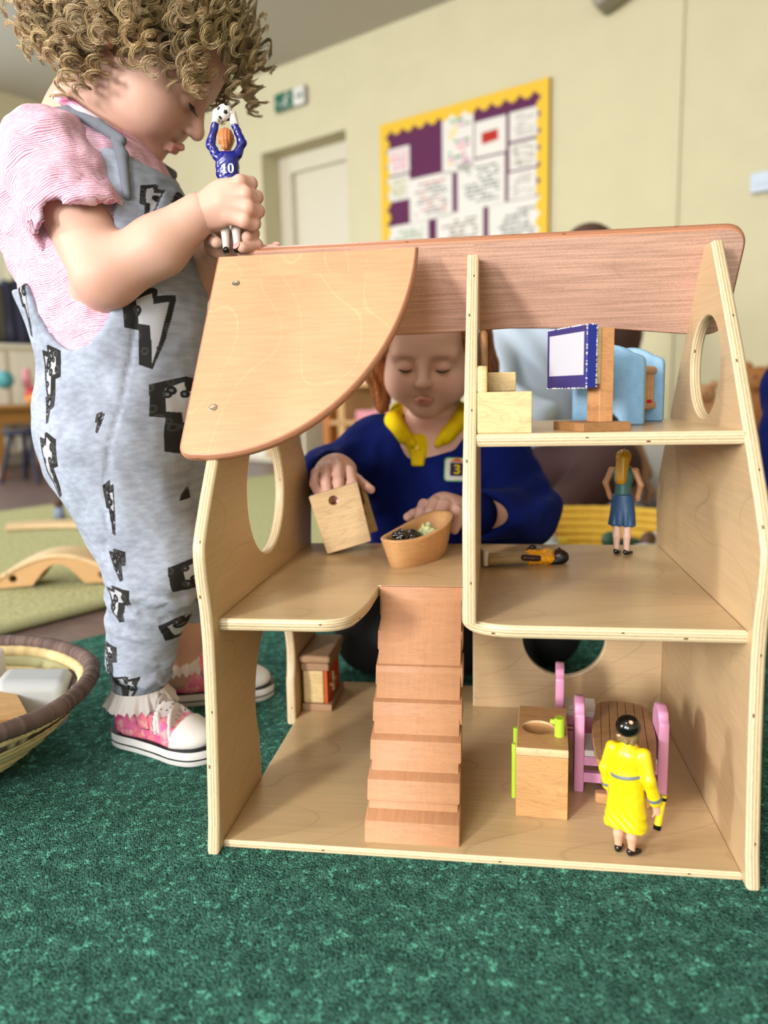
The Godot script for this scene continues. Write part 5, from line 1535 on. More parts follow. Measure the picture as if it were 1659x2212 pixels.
func build_toddler():
	child_materials()
	var t := thing("person", "curly-haired toddler in a pink striped shirt and grey bolt-print dungarees standing beside the doll's house", "person")
	var H := Transform3D(head_basis(V(0.735, -0.655, -0.20), V(0.66, 0.75, 0.0)), V(-0.3975, 0.8440, -0.288))
	var base := Color(0.64, 0.385, 0.30)
	var fc = face_colour(H, 1.06, base, Color(0.45, 0.28, 0.16))
	var limb = func(p: Vector3, _n: Vector3) -> Color:
		var c := base
		c = c.lerp(Color(0.64, 0.29, 0.22), 0.35 * blob(p, V(-0.40, 0.55, -0.17), V(0.05, 0.05, 0.05)) + 0.25 * blob(p, V(-0.242, 0.64, -0.2), V(0.022, 0.035, 0.03)))
		return c
	# one body: trunk, head, arms and hands, each meshed on its own grid
	var hs := head_solid(H, 1.06)
	hs.chain([V(-0.432, 0.805, -0.288), V(-0.462, 0.752, -0.288), V(-0.470, 0.705, -0.288)], [0.050, 0.050, 0.060], 0.03)
	var body := hs.build(0.0038, fc)
	var arm := Sdf.new()
	arm.chain([V(-0.472, 0.69, -0.215), V(-0.405, 0.5675, -0.190), V(-0.345, 0.598, -0.198), V(-0.3000, 0.6300, -0.2045)], [0.038, 0.0345, 0.0315, 0.0225], 0.012)
	arm.chain([V(-0.472, 0.69, -0.36), V(-0.395, 0.575, -0.372), V(-0.345, 0.592, -0.325), V(-0.3180, 0.6050, -0.280)], [0.040, 0.034, 0.030, 0.022], 0.022)
	arm.chain([V(-0.470, 0.70, -0.288), V(-0.46, 0.55, -0.288), V(-0.44, 0.40, -0.288)], [0.075, 0.085, 0.080], 0.03)
	for z in [-0.235, -0.345]: arm.chain([V(-0.43, 0.36, z), V(-0.398, 0.215, z), V(-0.415, 0.12, z), V(-0.420, 0.045, z)], [0.062, 0.045, 0.036, 0.024], 0.02)
	add_mb(body, arm.build(0.0058, limb))
	var pb := Basis(V(0.86, 0.48, 0.12).normalized(), V(-0.48, 0.87, 0).normalized(), V(-0.1, -0.06, 0.99).normalized()).orthonormalized()
	var rh := hand_solid(V(-0.3020, 0.6292, -0.2050), V(-0.2715, 0.6390, -0.2000), V(0.0295, 0.0240, 0.0125), pb, 0.0225, [
		[V(-0.2610, 0.6520, -0.200), V(-0.2490, 0.6590, -0.1985), V(-0.2408, 0.6600, -0.2100), V(-0.2475, 0.6600, -0.2245), V(-0.2629, 0.6610, -0.2340)],
		[V(-0.2580, 0.6450, -0.198), V(-0.2420, 0.6455, -0.1955), V(-0.2345, 0.6450, -0.2080), V(-0.2425, 0.6444, -0.2250), V(-0.2613, 0.6461, -0.2350)],
		[V(-0.2580, 0.6350, -0.198), V(-0.2405, 0.6315, -0.1960), V(-0.2335, 0.6305, -0.2080), V(-0.2415, 0.6306, -0.2250), V(-0.2609, 0.6331, -0.2350)],
		[V(-0.2620, 0.6260, -0.199), V(-0.2460, 0.6195, -0.1985), V(-0.2385, 0.6180, -0.2085), V(-0.2455, 0.6185, -0.2225), V(-0.2617, 0.6205, -0.2325)],
		[V(-0.2900, 0.6440, -0.2080), V(-0.2840, 0.6540, -0.2220), V(-0.2790, 0.6560, -0.2330), V(-0.2680, 0.6535, -0.2400)]], 0.0078)
	add_mb(body, rh.build(0.0021, limb))
	var lh := hand_solid(V(-0.3180, 0.6050, -0.2800), V(-0.2880, 0.6070, -0.2520), V(0.0240, 0.0180, 0.0130), Basis(Vector3.UP, 0.5), 0.0215, [
		[V(-0.2700, 0.6160, -0.2480), V(-0.2560, 0.6180, -0.2400), V(-0.2470, 0.6125, -0.2320), V(-0.2500, 0.6060, -0.2180)],
		[V(-0.2680, 0.6080, -0.2500), V(-0.2520, 0.6040, -0.2420), V(-0.2430, 0.5995, -0.2300), V(-0.2545, 0.5945, -0.2135)],
		[V(-0.2680, 0.6020, -0.2520), V(-0.2520, 0.5970, -0.2480), V(-0.2370, 0.5940, -0.2420), V(-0.2225, 0.5950, -0.2340)],
		[V(-0.2720, 0.5980, -0.2560), V(-0.2560, 0.5925, -0.2540), V(-0.2420, 0.5905, -0.2520)],
		[V(-0.2990, 0.6080, -0.2380), V(-0.2920, 0.6060, -0.2240), V(-0.2840, 0.6010, -0.2130)]], 0.0072)
	add_mb(body, lh.build(0.0022, limb))
	put("body", body.mesh(), M.skin, t)
	nails(t, [[V(-0.2600, 0.5960, -0.2075), V(-0.3, 0.35, 0.9), V(-0.8, -0.4, 0.2)], [V(-0.2215, 0.6010, -0.2330), V(0.1, 0.8, 0.5), V(1, 0.1, 0.3)]])
	# eye seen from the side, with lashes
	var ez := MB.new()
	var ep := H * (V(-0.027, -0.0085, 0.0815) * 1.06)
	ez.lathe(Transform3D(Basis(), ep), sphere_profile(0.0112), 16)
	put("eye", ez.mesh(), M.iris, t)
	var lm := MB.new()
	for k in 15:
		var a := lerpf(-0.8, 0.8, k / 14.0)
		var p0 := H * (V(-0.027 + 0.0125 * sin(a), -0.0095, 0.0835 + 0.0105 * cos(a)) * 1.06)
		var p1 := H * (V(-0.027 + 0.019 * sin(a), -0.0150, 0.0850 + 0.019 * cos(a)) * 1.06)
		lm.tube([p0, p0.lerp(p1, 0.5) - H.basis.y * 0.0012, p1], [0.0005, 0.0004, 0.0002], 4)
	put("eyelashes", lm.mesh(), M.lash, t).set_meta("kind", "stuff")
	# curls
	var cap := Sdf.new()
	cap.ell(H * V(0, 0.030, -0.012), V(0.094, 0.086, 0.103), 0.01, H.basis)
	cap.cut_ell(H * V(0, -0.040, 0.085), V(0.082, 0.092, 0.075), 0.012, H.basis)
	cap.cut_plane(H * V(0, -0.052, -0.02), H.basis * V(0, -1, 0.45), 0.02)
	var cn := noise(44, 55.0, 2)
	cap.bend = func(p: Vector3): return 0.006 * cn.get_noise_3dv(p)
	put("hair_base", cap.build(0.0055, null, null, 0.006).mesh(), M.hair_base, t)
	var rng := RandomNumberGenerator.new(); rng.seed = 99
	var kinds := []
	for k in 5: kinds.append(curl_mesh(200 + k, [1.6, 2.2, 2.6, 1.9, 3.0][k], [0.034, 0.044, 0.050, 0.038, 0.056][k], [0.0095, 0.0082, 0.0070, 0.0110, 0.0076][k], 13, 0.00058))
	var lists := [[], [], [], [], []]
	var tries := 0
	while tries < 2600:
		tries += 1
		var d := V(rng.randf_range(-1, 1), rng.randf_range(-1, 1), rng.randf_range(-1, 1))
		if d.length() > 1.0 or d.length() < 0.1: continue
		d = d.normalized()
		if d.z > 0.30 and d.y < 0.42 + 0.1 * rng.randf() and not (absf(d.x) > 0.55 and d.y > -0.1): continue
		if d.z > 0.12 and d.y < -0.30: continue
		if d.y < -0.78: continue
		var sh := rng.randf_range(0.86, 1.10)
		var p := H * (V(d.x * 0.100, 0.030 + d.y * 0.094, -0.012 + d.z * 0.110) * sh)
		var nrm := (H.basis * d).normalized()
		var ax := (nrm * rng.randf_range(0.25, 0.8) + Vector3.DOWN * rng.randf_range(0.4, 0.9) + V(rng.randf_range(-0.3, 0.3), 0, rng.randf_range(-0.3, 0.3))).normalized()
		var y := -ax
		var x := y.cross(V(rng.randf_range(-1, 1), rng.randf_range(-1, 1), rng.randf_range(-1, 1))).normalized()
		var tone := rng.randf_range(0.55, 1.15)
		lists[rng.randi() % 5].append([Transform3D(Basis(x, y, x.cross(y)) * rng.randf_range(0.75, 1.15), p), Color(tone * rng.randf_range(0.97, 1.05), tone * 0.97, tone * rng.randf_range(0.80, 0.98))])
	for q in [V(-0.020, 0.062, 0.100), V(0.010, 0.062, 0.104), V(-0.045, 0.055, 0.088), V(0.03, 0.06, 0.10), V(-0.062, 0.035, 0.062), V(-0.071, 0.015, 0.045)]:   # locks over the brow and temple
		for j in 2:
			var y := (V(-0.1 + 0.2 * j, 1, 0.2 * rng.randf()) - H.basis.z * rng.randf_range(0.0, 0.35)).normalized()
			var x := y.cross(V(0.3, 0.2, 0.9)).normalized()
			lists[[1, 2, 4][rng.randi() % 3]].append([Transform3D(Basis(x, y, x.cross(y)) * rng.randf_range(0.8, 1.05), H * (q * 1.06 + V(0.006 * j, 0.003, 0.004))), Color(0.9, 0.85, 0.8)])
	for k in 5:
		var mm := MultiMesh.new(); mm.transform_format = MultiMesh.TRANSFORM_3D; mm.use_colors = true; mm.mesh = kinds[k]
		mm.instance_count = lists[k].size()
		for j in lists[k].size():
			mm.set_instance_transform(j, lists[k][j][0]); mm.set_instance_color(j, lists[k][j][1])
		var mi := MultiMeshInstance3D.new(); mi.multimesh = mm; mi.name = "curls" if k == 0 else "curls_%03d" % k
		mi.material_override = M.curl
		mi.set_meta("kind", "stuff")
		t.add_child(mi)
	# shirt: trunk and sleeves, striped
	var trunk = func(s: Sdf, g: float):
		s.ell(V(-0.472, 0.680, -0.288), V(0.097 + g, 0.075 + g, 0.092 + g), 0.03)
		s.ell(V(-0.450, 0.590, -0.288), V(0.112 + g, 0.120 + g, 0.102 + g), 0.05)
		s.ell(V(-0.436, 0.440, -0.288), V(0.098 + g, 0.130 + g, 0.100 + g), 0.05)
	var fold := noise(23, 30.0, 2)
	var sh2 := Sdf.new(); trunk.call(sh2, 0.0)
	sh2.ell(V(-0.5350, 0.675, -0.288), V(0.050, 0.095, 0.085), 0.03)
	sh2.ell(V(-0.466, 0.722, -0.288), V(0.070, 0.046, 0.082), 0.03)
	sh2.cut_ell(V(-0.436, 0.775, -0.288), V(0.060, 0.060, 0.066), 0.004, Basis(Vector3.BACK, -0.6))
	sh2.cut_plane(V(-0.45, 0.44, 0), Vector3.DOWN)
	sh2.bend = func(p: Vector3): return 0.004 * fold.get_noise_3dv(p) + 0.004 * maxf(0.0, sin((p.x * 0.8 + p.y) * 150.0)) * blob(p, V(-0.47, 0.505, -0.19), V(0.07, 0.05, 0.06))
	put("shirt", sh2.build(0.0056, null, func(p: Vector3, _n: Vector3): return Vector2(p.z * 4.0 + p.x * 3.0, (p.y - 0.25 * (p.x + 0.45) + 0.0025 * sin(p.x * 90.0)) / 0.0375), 0.008).mesh(), M.shirt, t)
	var collar := MB.new()
	var cpts := []
	for k in 33:
		var a := TAU * k / 32.0
		cpts.append(V(-0.4385, 0.752, -0.288) + Basis(Vector3.BACK, -0.60) * V(cos(a) * 0.0605, 0.0, sin(a) * 0.0655))
	collar.tube(cpts, [0.0062], 8, false)
	put("collar", collar.mesh(), M.shirt, t)
	for sd in [[V(-0.474, 0.697, -0.212), V(-0.428, 0.612, -0.194)], [V(-0.474, 0.697, -0.364), V(-0.425, 0.615, -0.370)]]:
		var sl := Sdf.new()
		var ax: Vector3 = (sd[1] - sd[0]).normalized()
		sl.cap(sd[0], sd[1] + ax * 0.03, 0.0570, 0.0530, 0.02)
		sl.cut_plane(sd[1] - ax * 0.008, ax, 0.002)
		sl.cut_cap(sd[1] - ax * 0.02, sd[1] + ax * 0.05, 0.046, 0.049, 0.002)
		sl.bend = func(p: Vector3): return 0.0045 * fold.get_noise_3dv(p * 0.8) + 0.0025 * sin((p.x - p.y) * 95.0) * 0.6
		put("sleeve", sl.build(0.0052, null, func(p: Vector3, _n: Vector3): return Vector2(p.z * 5.0, (p.dot(ax) + 0.002 * sin(p.z * 160.0)) / 0.0375), 0.009).mesh(), M.shirt, t)
	# dungarees
	var du := Sdf.new(); trunk.call(du, 0.0065)
	du.ell(V(-0.475, 0.395, -0.288), V(0.068, 0.075, 0.098), 0.04)
	for z in [-0.236, -0.342]:
		var o: float = (z + 0.288) * 0.12
		du.chain([V(-0.435, 0.365, z), V(-0.392, 0.235, z + o), V(-0.404, 0.175, z + o), V(-0.417, 0.115, z + o * 1.5), V(-0.4220, 0.062, z + o * 1.5)], [0.084, 0.057, 0.0460, 0.0360, 0.0275], 0.022)
	du.cut_ell(V(-0.4520, 0.605, -0.19), V(0.060, 0.118, 0.092), 0.004)
	du.cut_ell(V(-0.4520, 0.605, -0.386), V(0.060, 0.118, 0.092), 0.004)
	du.cut_ell(V(-0.545, 0.690, -0.288), V(0.128, 0.130, 0.5), 0.004)
	du.cut_box(V(-0.535, 0.80, -0.288), V(0.125, 0.20, 0.3), 0.02, 0.004)
	du.cut_plane(V(-0.38, 0.700, 0), V(0.35, 1, 0), 0.003)
	du.cut_plane(V(0, 0.0605, 0), Vector3.DOWN, 0.003)
	var fn := noise(61, 16.0, 2)
	du.bend = func(p: Vector3):
		var r := 0.0035 * fn.get_noise_3dv(p * V(1, 0.7, 1))
		r += 0.0042 * maxf(-0.4, sin((p.y + 0.35 * p.x + 0.010 * fn.get_noise_3dv(p * 2.0)) * 215.0)) * (blob(p, V(-0.40, 0.185, -0.24), V(0.09, 0.045, 0.16)) + blob(p, V(-0.42, 0.085, -0.24), V(0.09, 0.040, 0.16)))
		r += 0.005 * sin((p.x * 1.0 + p.y * 0.8) * 110.0) * blob(p, V(-0.455, 0.30, -0.25), V(0.06, 0.055, 0.12))
		r -= 0.0022 * exp(-pow((p.x + 0.407 - 0.15 * (p.y - 0.35)) / 0.0022, 2)) * smoothstep(0.22, 0.26, p.y)
		return r
	put("dungarees", du.build(0.0054, null, flat_uv, 0.010).mesh(), M.jersey, t)
	for z in [-0.218, -0.358]:
		var st := Sdf.new()
		st.chain([V(-0.3900, 0.716, z + signf(z + 0.288) * 0.0), V(-0.415, 0.734, z), V(-0.452, 0.7520, z - 0.004 * signf(z + 0.288)), V(-0.495, 0.7530, z - 0.008 * signf(z + 0.288)), V(-0.533, 0.7360, z - 0.014 * signf(z + 0.288)), V(-0.556, 0.7080, -0.288 + (z + 0.288) * 0.5)], [0.0062, 0.0060, 0.0058, 0.0056, 0.0056, 0.005], 0.004)
		solid(t, "strap", M.jersey_plain, st, 0.0026)
		var tab := Sdf.new()
		tab.chain([V(-0.3975, 0.722, z), V(-0.3890, 0.700, z + 0.002 * signf(z + 0.288)), V(-0.382, 0.655, z + 0.012 * signf(z + 0.288))], [0.0055, 0.0065, 0.005], 0.004)
		solid(t, "bib_edge", M.jersey_plain, tab, 0.0026)
	for q in [[V(-0.4205, 0.073, -0.226), 0.0375], [V(-0.4205, 0.073, -0.352), 0.0355]]: frill(t, q[0], q[1], 0.020)
	sneaker(t, Transform3D(Basis(Vector3.UP, PI / 2 - 0.34), V(-0.4530, 0.0005, -0.2330)))
	var far_shoe := t.get_node("shoe").duplicate(); far_shoe.name = "shoe_001"; t.add_child(far_shoe)
	(far_shoe as Node3D).transform = Transform3D(Basis(Vector3.UP, PI / 2 + 0.30), V(-0.4420, 0.0005, -0.3480))
# ---------------------------------------------------------------- basket of blocks on the carpet
func build_basket():
	var c := V(-0.632, 0.0005, -0.122)
	var b := thing("coil_basket", "coiled grass basket with a dark brown rim and bands, on the carpet at left", "basket", Transform3D(Basis(), c))
	var rng := RandomNumberGenerator.new(); rng.seed = 4
	var n := 11
	var cream := Color(0.66, 0.52, 0.27); var dark := Color(0.075, 0.05, 0.045); var straw := Color(0.42, 0.40, 0.22)
	for k in n:
		var t := float(k) / (n - 1)
		var r := lerpf(0.070, 0.181, pow(t, 0.85)); var y := 0.0085 + 0.090 * pow(t, 1.15)
		var rim := k == n - 1
		var tr := 0.0092 if rim else 0.0078
		var pts := []; var rad := []; var cols := []
		var seg := 360 if rim else 160
		for j in seg + 1:
			var a := TAU * j / seg
			pts.append(V(cos(a) * r, y + 0.0012 * sin(a * 5.0 + k), sin(a) * r))
			rad.append(tr * (1.0 + (0.07 * (j % 2) + 0.05 * rng.randf())))
			var col := cream * (0.82 + 0.3 * rng.randf())
			if rim: col = Color(0.125, 0.088, 0.078) * (0.7 + 0.7 * rng.randf())
			elif k in [3, 4, 5] and fposmod(a * 6.0 / TAU + k * 0.08, 1.0) < 0.36: col = dark * (0.8 + 0.5 * rng.randf())
			elif k in [n - 3, n - 6]: col = dark * (0.8 + 0.6 * rng.randf()) if sin(a) > -0.75 and rng.randf() < 0.9 and k == n - 3 else straw
			cols.append(col)
		cols[seg] = cols[0]
		var m := MB.new(); m.tube(pts, rad, 9, false, Color.WHITE, cols)
		put("rim_coil" if rim else "coil", m.mesh(), M.straw, b)
	var base := MB.new(); base.lathe(Transform3D(), [Vector2(0.0, 0.004), Vector2(0.072, 0.003), Vector2(0.074, 0.010), Vector2(0.0, 0.011)], 40, cream)
	put("base", base.mesh(), M.straw, b)
	var bl := thing("wooden_board_block", "large tan wooden block tilted in the coiled basket", "toy block", Transform3D(Basis(Vector3.UP, 0.85) * Basis(Vector3.BACK, -0.20) * Basis(Vector3.RIGHT, 0.22), V(-0.590, 0.086, -0.112)))
	put("block", rbox(V(0.135, 0.022, 0.100), 0.0015, 2), M.pale_wood_warm, bl)
	var gb := thing("grey_block", "rounded pale grey block behind the tan board in the coiled basket", "toy block", Transform3D(Basis(Vector3.UP, 0.35) * Basis(Vector3.BACK, -0.1), V(-0.545, 0.066, -0.195)))
	put("block", rbox(V(0.085, 0.062, 0.060), 0.014, 4), M.grey_plastic, gb)
	var wb := thing("white_block", "white plastic piece at the far left of the coiled basket", "toy block", Transform3D(Basis(Vector3.UP, 0.2), V(-0.640, 0.080, -0.215)))
	put("block", rbox(V(0.07, 0.075, 0.04), 0.008, 3), M.white_paint, wb)

# ---------------------------------------------------------------- the room's far side
func lump(called: String, label: String, category: String, m, blobs: Array, xf: Transform3D, cell := 0.008, group := "") -> Node3D:
	var o := thing(called, label, category, xf, group)
	var s := Sdf.new()
	for q in blobs: s.ell(q[0], q[1], 0.015)
	put("body", s.build(cell).mesh(), m, o)
	return o

func teddy(label: String, at_rf: Vector3, yaw: float, k: float, m):
	var t := thing("teddy_bear", label, "teddy bear", RF * Transform3D(Basis(Vector3.UP, yaw).scaled(V(k, k, k)), at_rf), "teddy bears along the wall")
	var s := Sdf.new()
	s.ell(V(0, 0.10, 0), V(0.075, 0.095, 0.065), 0.03); s.ell(V(0, 0.225, 0.01), V(0.068, 0.062, 0.062), 0.02)
	s.ell(V(0, 0.212, 0.068), V(0.03, 0.024, 0.026), 0.012)
	for x in [-1.0, 1.0]:
		s.ell(V(0.052 * x, 0.283, 0.0), V(0.026, 0.026, 0.014), 0.008)
		s.cap(V(0.065 * x, 0.155, 0.01), V(0.105 * x, 0.075, 0.05), 0.028, 0.026, 0.015)
		s.cap(V(0.045 * x, 0.035, 0.02), V(0.065 * x, 0.030, 0.115), 0.036, 0.032, 0.015)
	var n := noise(3, 60.0, 2)
	s.bend = func(p: Vector3): return 0.003 * n.get_noise_3dv(p)
	put("body", s.build(0.008, null, null, 0.004).mesh(), m, t)
	for q in [[V(-0.024, 0.242, 0.068), 0.006], [V(0.024, 0.242, 0.068), 0.006], [V(0, 0.221, 0.094), 0.009]]:
		var e := MB.new(); e.lathe(Transform3D(Basis(), q[0]), sphere_profile(q[1], 8), 10)
		put("nose" if q[1] > 0.007 else "eye", e.mesh(), M.near_black, t)

func build_background():
	var st := mat("straw", Color.WHITE, 0.75, null, Vector3.ONE, 0.2); st.vertex_color_use_as_albedo = true
	tri_mat("pale_wood_warm", Color(0.86, 0.69, 0.47), 0.5, M.grain_t, Vector3(6, 6, 12), 0.4)
	mat("grey_plastic", Color(0.66, 0.68, 0.69), 0.5)
	mat("tan_shelf", Color(0.74, 0.58, 0.38), 0.6); mat("orange_wood", Color(0.66, 0.40, 0.16), 0.6)
	mat("table_wood", Color(0.62, 0.44, 0.20), 0.5); mat("navy", Color(0.075, 0.08, 0.20), 0.6)
	mat("grey_cloth", Color(0.33, 0.32, 0.29), 0.9); mat("maroon", Color(0.30, 0.08, 0.05), 0.7)
	mat("plush_ginger", Color(0.78, 0.50, 0.22), 0.95); mat("plush_tan", Color(0.70, 0.52, 0.36), 0.95); mat("plush_brown", Color(0.60, 0.40, 0.22), 0.95)
	mat("pink_plastic", Color(0.80, 0.52, 0.56), 0.6); mat("teal_plastic", Color(0.22, 0.52, 0.55), 0.5)
	mat("cream", Color(0.80, 0.77, 0.68), 0.7); mat("basket_yellow", Color(0.86, 0.70, 0.24), 0.7)
	mat("toy_orange", Color(0.80, 0.36, 0.14), 0.5); mat("toy_green", Color(0.14, 0.30, 0.21), 0.5); mat("toy_yellow", Color(0.85, 0.73, 0.12), 0.5); mat("toy_brown", Color(0.36, 0.24, 0.17), 0.6)
	mat("shirt_blue", Color(0.70, 0.76, 0.83), 0.85); mat("plum", Color(0.25, 0.145, 0.14), 0.85); mat("brown_hair", Color(0.27, 0.16, 0.11), 0.7)
	var brown_skin := mat("adult_skin", Color(0.60, 0.44, 0.34), 0.5)
	brown_skin.metallic_specular = 0.4
	# arched bridge and curved track on the rug
	var arch := []
	var N := 20
	var outer := []; var inner := []
	for k in N + 1:
		var t := float(k) / N
		outer.append([lerpf(-0.15, 0.15, t), 0.004 + 0.062 * sin(PI * t), 0.0])
	for q in outer: arch.append(q)
	arch.append([0.15, -0.004, 0.0]); arch.append([0.075, 0.0, 0.0])
	for k in 13:
		var t := 1.0 - k / 12.0
		inner.append([lerpf(-0.055, 0.055, t), 0.046 * sin(PI * t), 0.0])
	for q in inner: arch.append(q)
	arch.append([-0.15, -0.004, 0.0])
	var br := thing("toy_bridge", "arched wooden toy bridge with round holes on the green rug at left", "toy bridge", Transform3D(Basis(Vector3.UP, 0.27), V(-0.945, 0.026, -0.935)))
	for z in [0.03, -0.042]:
		put("arch_side", plate(rounded(arch), [circle(Vector2(-0.095, 0.018), 0.0085, 0.0085, 16), circle(Vector2(0.095, 0.018), 0.0085, 0.0085, 16)], 0.012, 0.001), M.tan_shelf, br, Transform3D(Basis(), V(0, 0, z)))
	var deck := MB.new()
	for k in N:
		var a = outer[k]; var b = outer[k + 1]
		deck.box(Transform3D(Basis(Vector3.BACK, atan2(b[1] - a[1], b[0] - a[0])), V((a[0] + b[0]) / 2, (a[1] + b[1]) / 2, 0)), V(0.0083, 0.004, 0.046), 0.001, 1)
	put("deck", deck.mesh(), M.maple, br).set_meta("kind", "stuff")
	var tr := thing("toy_track", "flat curved strip of pale wood lying on the rug behind the toy bridge", "toy track", Transform3D(Basis(Vector3.RIGHT, -PI / 2), V(-1.36, 0.024, -1.62)))
	var ring := []
	for k in 17: ring.append([0.45 * cos(PI * 0.22 + 0.9 * k / 16.0 * 1.6) + 0.05, 0.45 * sin(PI * 0.22 + 0.9 * k / 16.0 * 1.6) - 0.38, 0.0])
	for k in range(16, -1, -1): ring.append([0.36 * cos(PI * 0.22 + 0.9 * k / 16.0 * 1.6) + 0.05, 0.36 * sin(PI * 0.22 + 0.9 * k / 16.0 * 1.6) - 0.38, 0.0])
	put("strip", plate(rounded(ring), [], 0.014, 0.002), M.maple, tr)
	var dl := thing("peg_doll", "small peg doll with brown hair and blue-grey body on the rug", "toy figure", Transform3D(Basis(), V(-1.470, 0.022, -1.80)))
	var pm := MB.new(); pm.lathe(Transform3D(), [Vector2(0.0, 0.0), Vector2(0.020, 0.001), Vector2(0.018, 0.030), Vector2(0.010, 0.040), Vector2(0.0, 0.041)], 16)
	put("body", pm.mesh(), M.grey_metal_blue, dl)
	var ph := MB.new(); ph.lathe(Transform3D(Basis(), V(0, 0.052, 0)), sphere_profile(0.017), 16)
	put("head", ph.mesh(), M.brown_hair, dl)
	# play table at far left with what stands on it
	var tb := thing("play_table", "low honey-coloured wooden table by the far left wall", "table", RF * Transform3D(Basis(), V(-2.05, 0, 1.45)))
	sub(tb, "top", V(-0.55, 0.375, -0.35), V(0.30, 0.40, 0.40), M.table_wood, 0.006)
	sub(tb, "apron", V(-0.50, 0.30, -0.30), V(0.25, 0.375, 0.35), M.table_wood)
	for q in [V(-0.50, 0, -0.30), V(0.20, 0, -0.30), V(-0.50, 0, 0.30), V(0.20, 0, 0.30)]: sub(tb, "leg", q, q + V(0.05, 0.30, 0.05), M.table_wood, 0.006)
	for q in [["navy metal chair nearest the camera, in front of the honey-coloured table", V(-1.55, 0, 1.75), 0.5], ["navy metal chair further along the honey-coloured table", V(-1.78, 0, 1.50), 0.2]]:
		var ch := thing("stool", q[0].replace("chair", "stool"), "stool", RF * Transform3D(Basis(Vector3.UP, q[2]), q[1]))
		var seat := MB.new(); seat.lathe(Transform3D(Basis(), V(0, 0.25, 0)), [Vector2(0, 0), Vector2(0.12, 0.0), Vector2(0.125, 0.012), Vector2(0.12, 0.022), Vector2(0, 0.022)], 20)
		put("seat", seat.mesh(), M.navy, ch)
		for k in 4:
			var a := TAU * (k + 0.5) / 4
			var l := MB.new(); l.tube([V(cos(a) * 0.08, 0.25, sin(a) * 0.08), V(cos(a) * 0.15, 0.0, sin(a) * 0.15)], [0.012], 8)
			put("leg", l.mesh(), M.navy, ch)
	lump("plush_toy", "ginger plush animal lying on the honey-coloured table", "soft toy", M.plush_ginger, [[V(0, 0.055, 0), V(0.11, 0.055, 0.07)], [V(0.10, 0.08, 0.03), V(0.05, 0.05, 0.05)], [V(-0.10, 0.03, 0.04), V(0.05, 0.03, 0.03)]], RF * Transform3D(Basis(Vector3.UP, 0.6), V(-2.02, 0.40, 1.33)))
	lump("plush_toy", "small pink plush toy beside the ginger one", "soft toy", M.pink_plastic, [[V(0, 0.035, 0), V(0.035, 0.035, 0.035)], [V(0.0, 0.075, 0), V(0.025, 0.025, 0.025)]], RF * Transform3D(Basis(), V(-1.84, 0.40, 1.20)))
	# shelf unit along the left wall, coats above it
	var cab := thing("white_cabinet", "long low white cabinet along the far left wall under hanging coats", "cabinet", RF * Transform3D(Basis(), V(-3.0, 0, 0.75)))
	sub(cab, "carcass", V(0, 0.08, 0), V(0.38, 0.76, 1.6), M.cream, 0.004)
	sub(cab, "top", V(0, 0.76, -0.01), V(0.40, 0.79, 1.62), M.white_gloss, 0.004)
	sub(cab, "plinth", V(0.02, 0, 0.02), V(0.36, 0.08, 1.58), M.grey_metal)
	for k in 3: sub(cab, "door", V(0.38, 0.10, 0.02 + 0.53 * k), V(0.395, 0.74, 0.51 + 0.53 * k), M.white_gloss, 0.003)
	lump("red_tub", "red and white pot standing before the white cabinet on the far table", "tub", M.red, [[V(0, 0.05, 0), V(0.06, 0.06, 0.06)]], RF * Transform3D(Basis(), V(-2.32, 0.40, 1.28)))
	lump("pink_doll", "pale pink doll sitting above the red pot at far left", "doll", M.pink_plastic, [[V(0, 0.05, 0), V(0.03, 0.05, 0.03)], [V(0, 0.11, 0), V(0.025, 0.025, 0.025)]], RF * Transform3D(Basis(), V(-2.36, 0.49, 1.30)))
	lump("teal_box", "teal plastic tub at the left edge of the picture", "tub", M.teal_plastic, [[V(0, 0.05, 0), V(0.06, 0.055, 0.05)]], RF * Transform3D(Basis(), V(-2.30, 0.50, 1.47)))
	for q in [["grey", V(-2.93, 0.80, 1.28), M.grey_cloth, 0.30, "dull grey coat hanging on the far left wall below the window"], ["navy", V(-2.93, 0.82, 1.00), M.navy, 0.24, "navy coat hanging beside the grey one on the far left wall"], ["rust", V(-2.93, 0.45, 0.86), M.maroon, 0.20, "rust-red bag hanging low beyond the navy coat"]]:
		var co := thing("hanging_coat" if q[0] != "rust" else "hanging_bag", q[4], "coat" if q[0] != "rust" else "bag", RF * Transform3D(Basis(), q[1]))
		var s := Sdf.new()
		s.box(V(0, 0.22, 0), V(0.05, 0.20, q[3] * 0.5), 0.04, 0.02)
		s.ell(V(0.02, 0.06, 0.04), V(0.05, 0.10, q[3] * 0.42), 0.04)
		s.bend = func(p: Vector3): return 0.008 * sin(p.z * 70.0)
		put("cloth", s.build(0.016, null, null, 0.01).mesh(), q[2], co)
	# cabinet and shelving by the board wall, seen between the roof and the second child
	var su := thing("open_shelving", "tan and orange wooden shelving against the wall, behind the child in blue", "shelving", RF * Transform3D(Basis(), V(-0.72, 0, 0.05)))
	for x in [0.0, 0.12, 0.55]: sub(su, "upright", V(x, 0, 0), V(x + 0.05, 0.52, 0.30), M.orange_wood if x < 0.3 and x != 0.12 else M.tan_shelf, 0.004)
	for y in [0.06, 0.24, 0.46]: sub(su, "shelf", V(0.05, y, 0.0), V(0.55, y + 0.025, 0.30), M.tan_shelf, 0.003)
	sub(su, "back", V(0.05, 0.0, 0.0), V(0.55, 0.5, 0.01), M.cream)
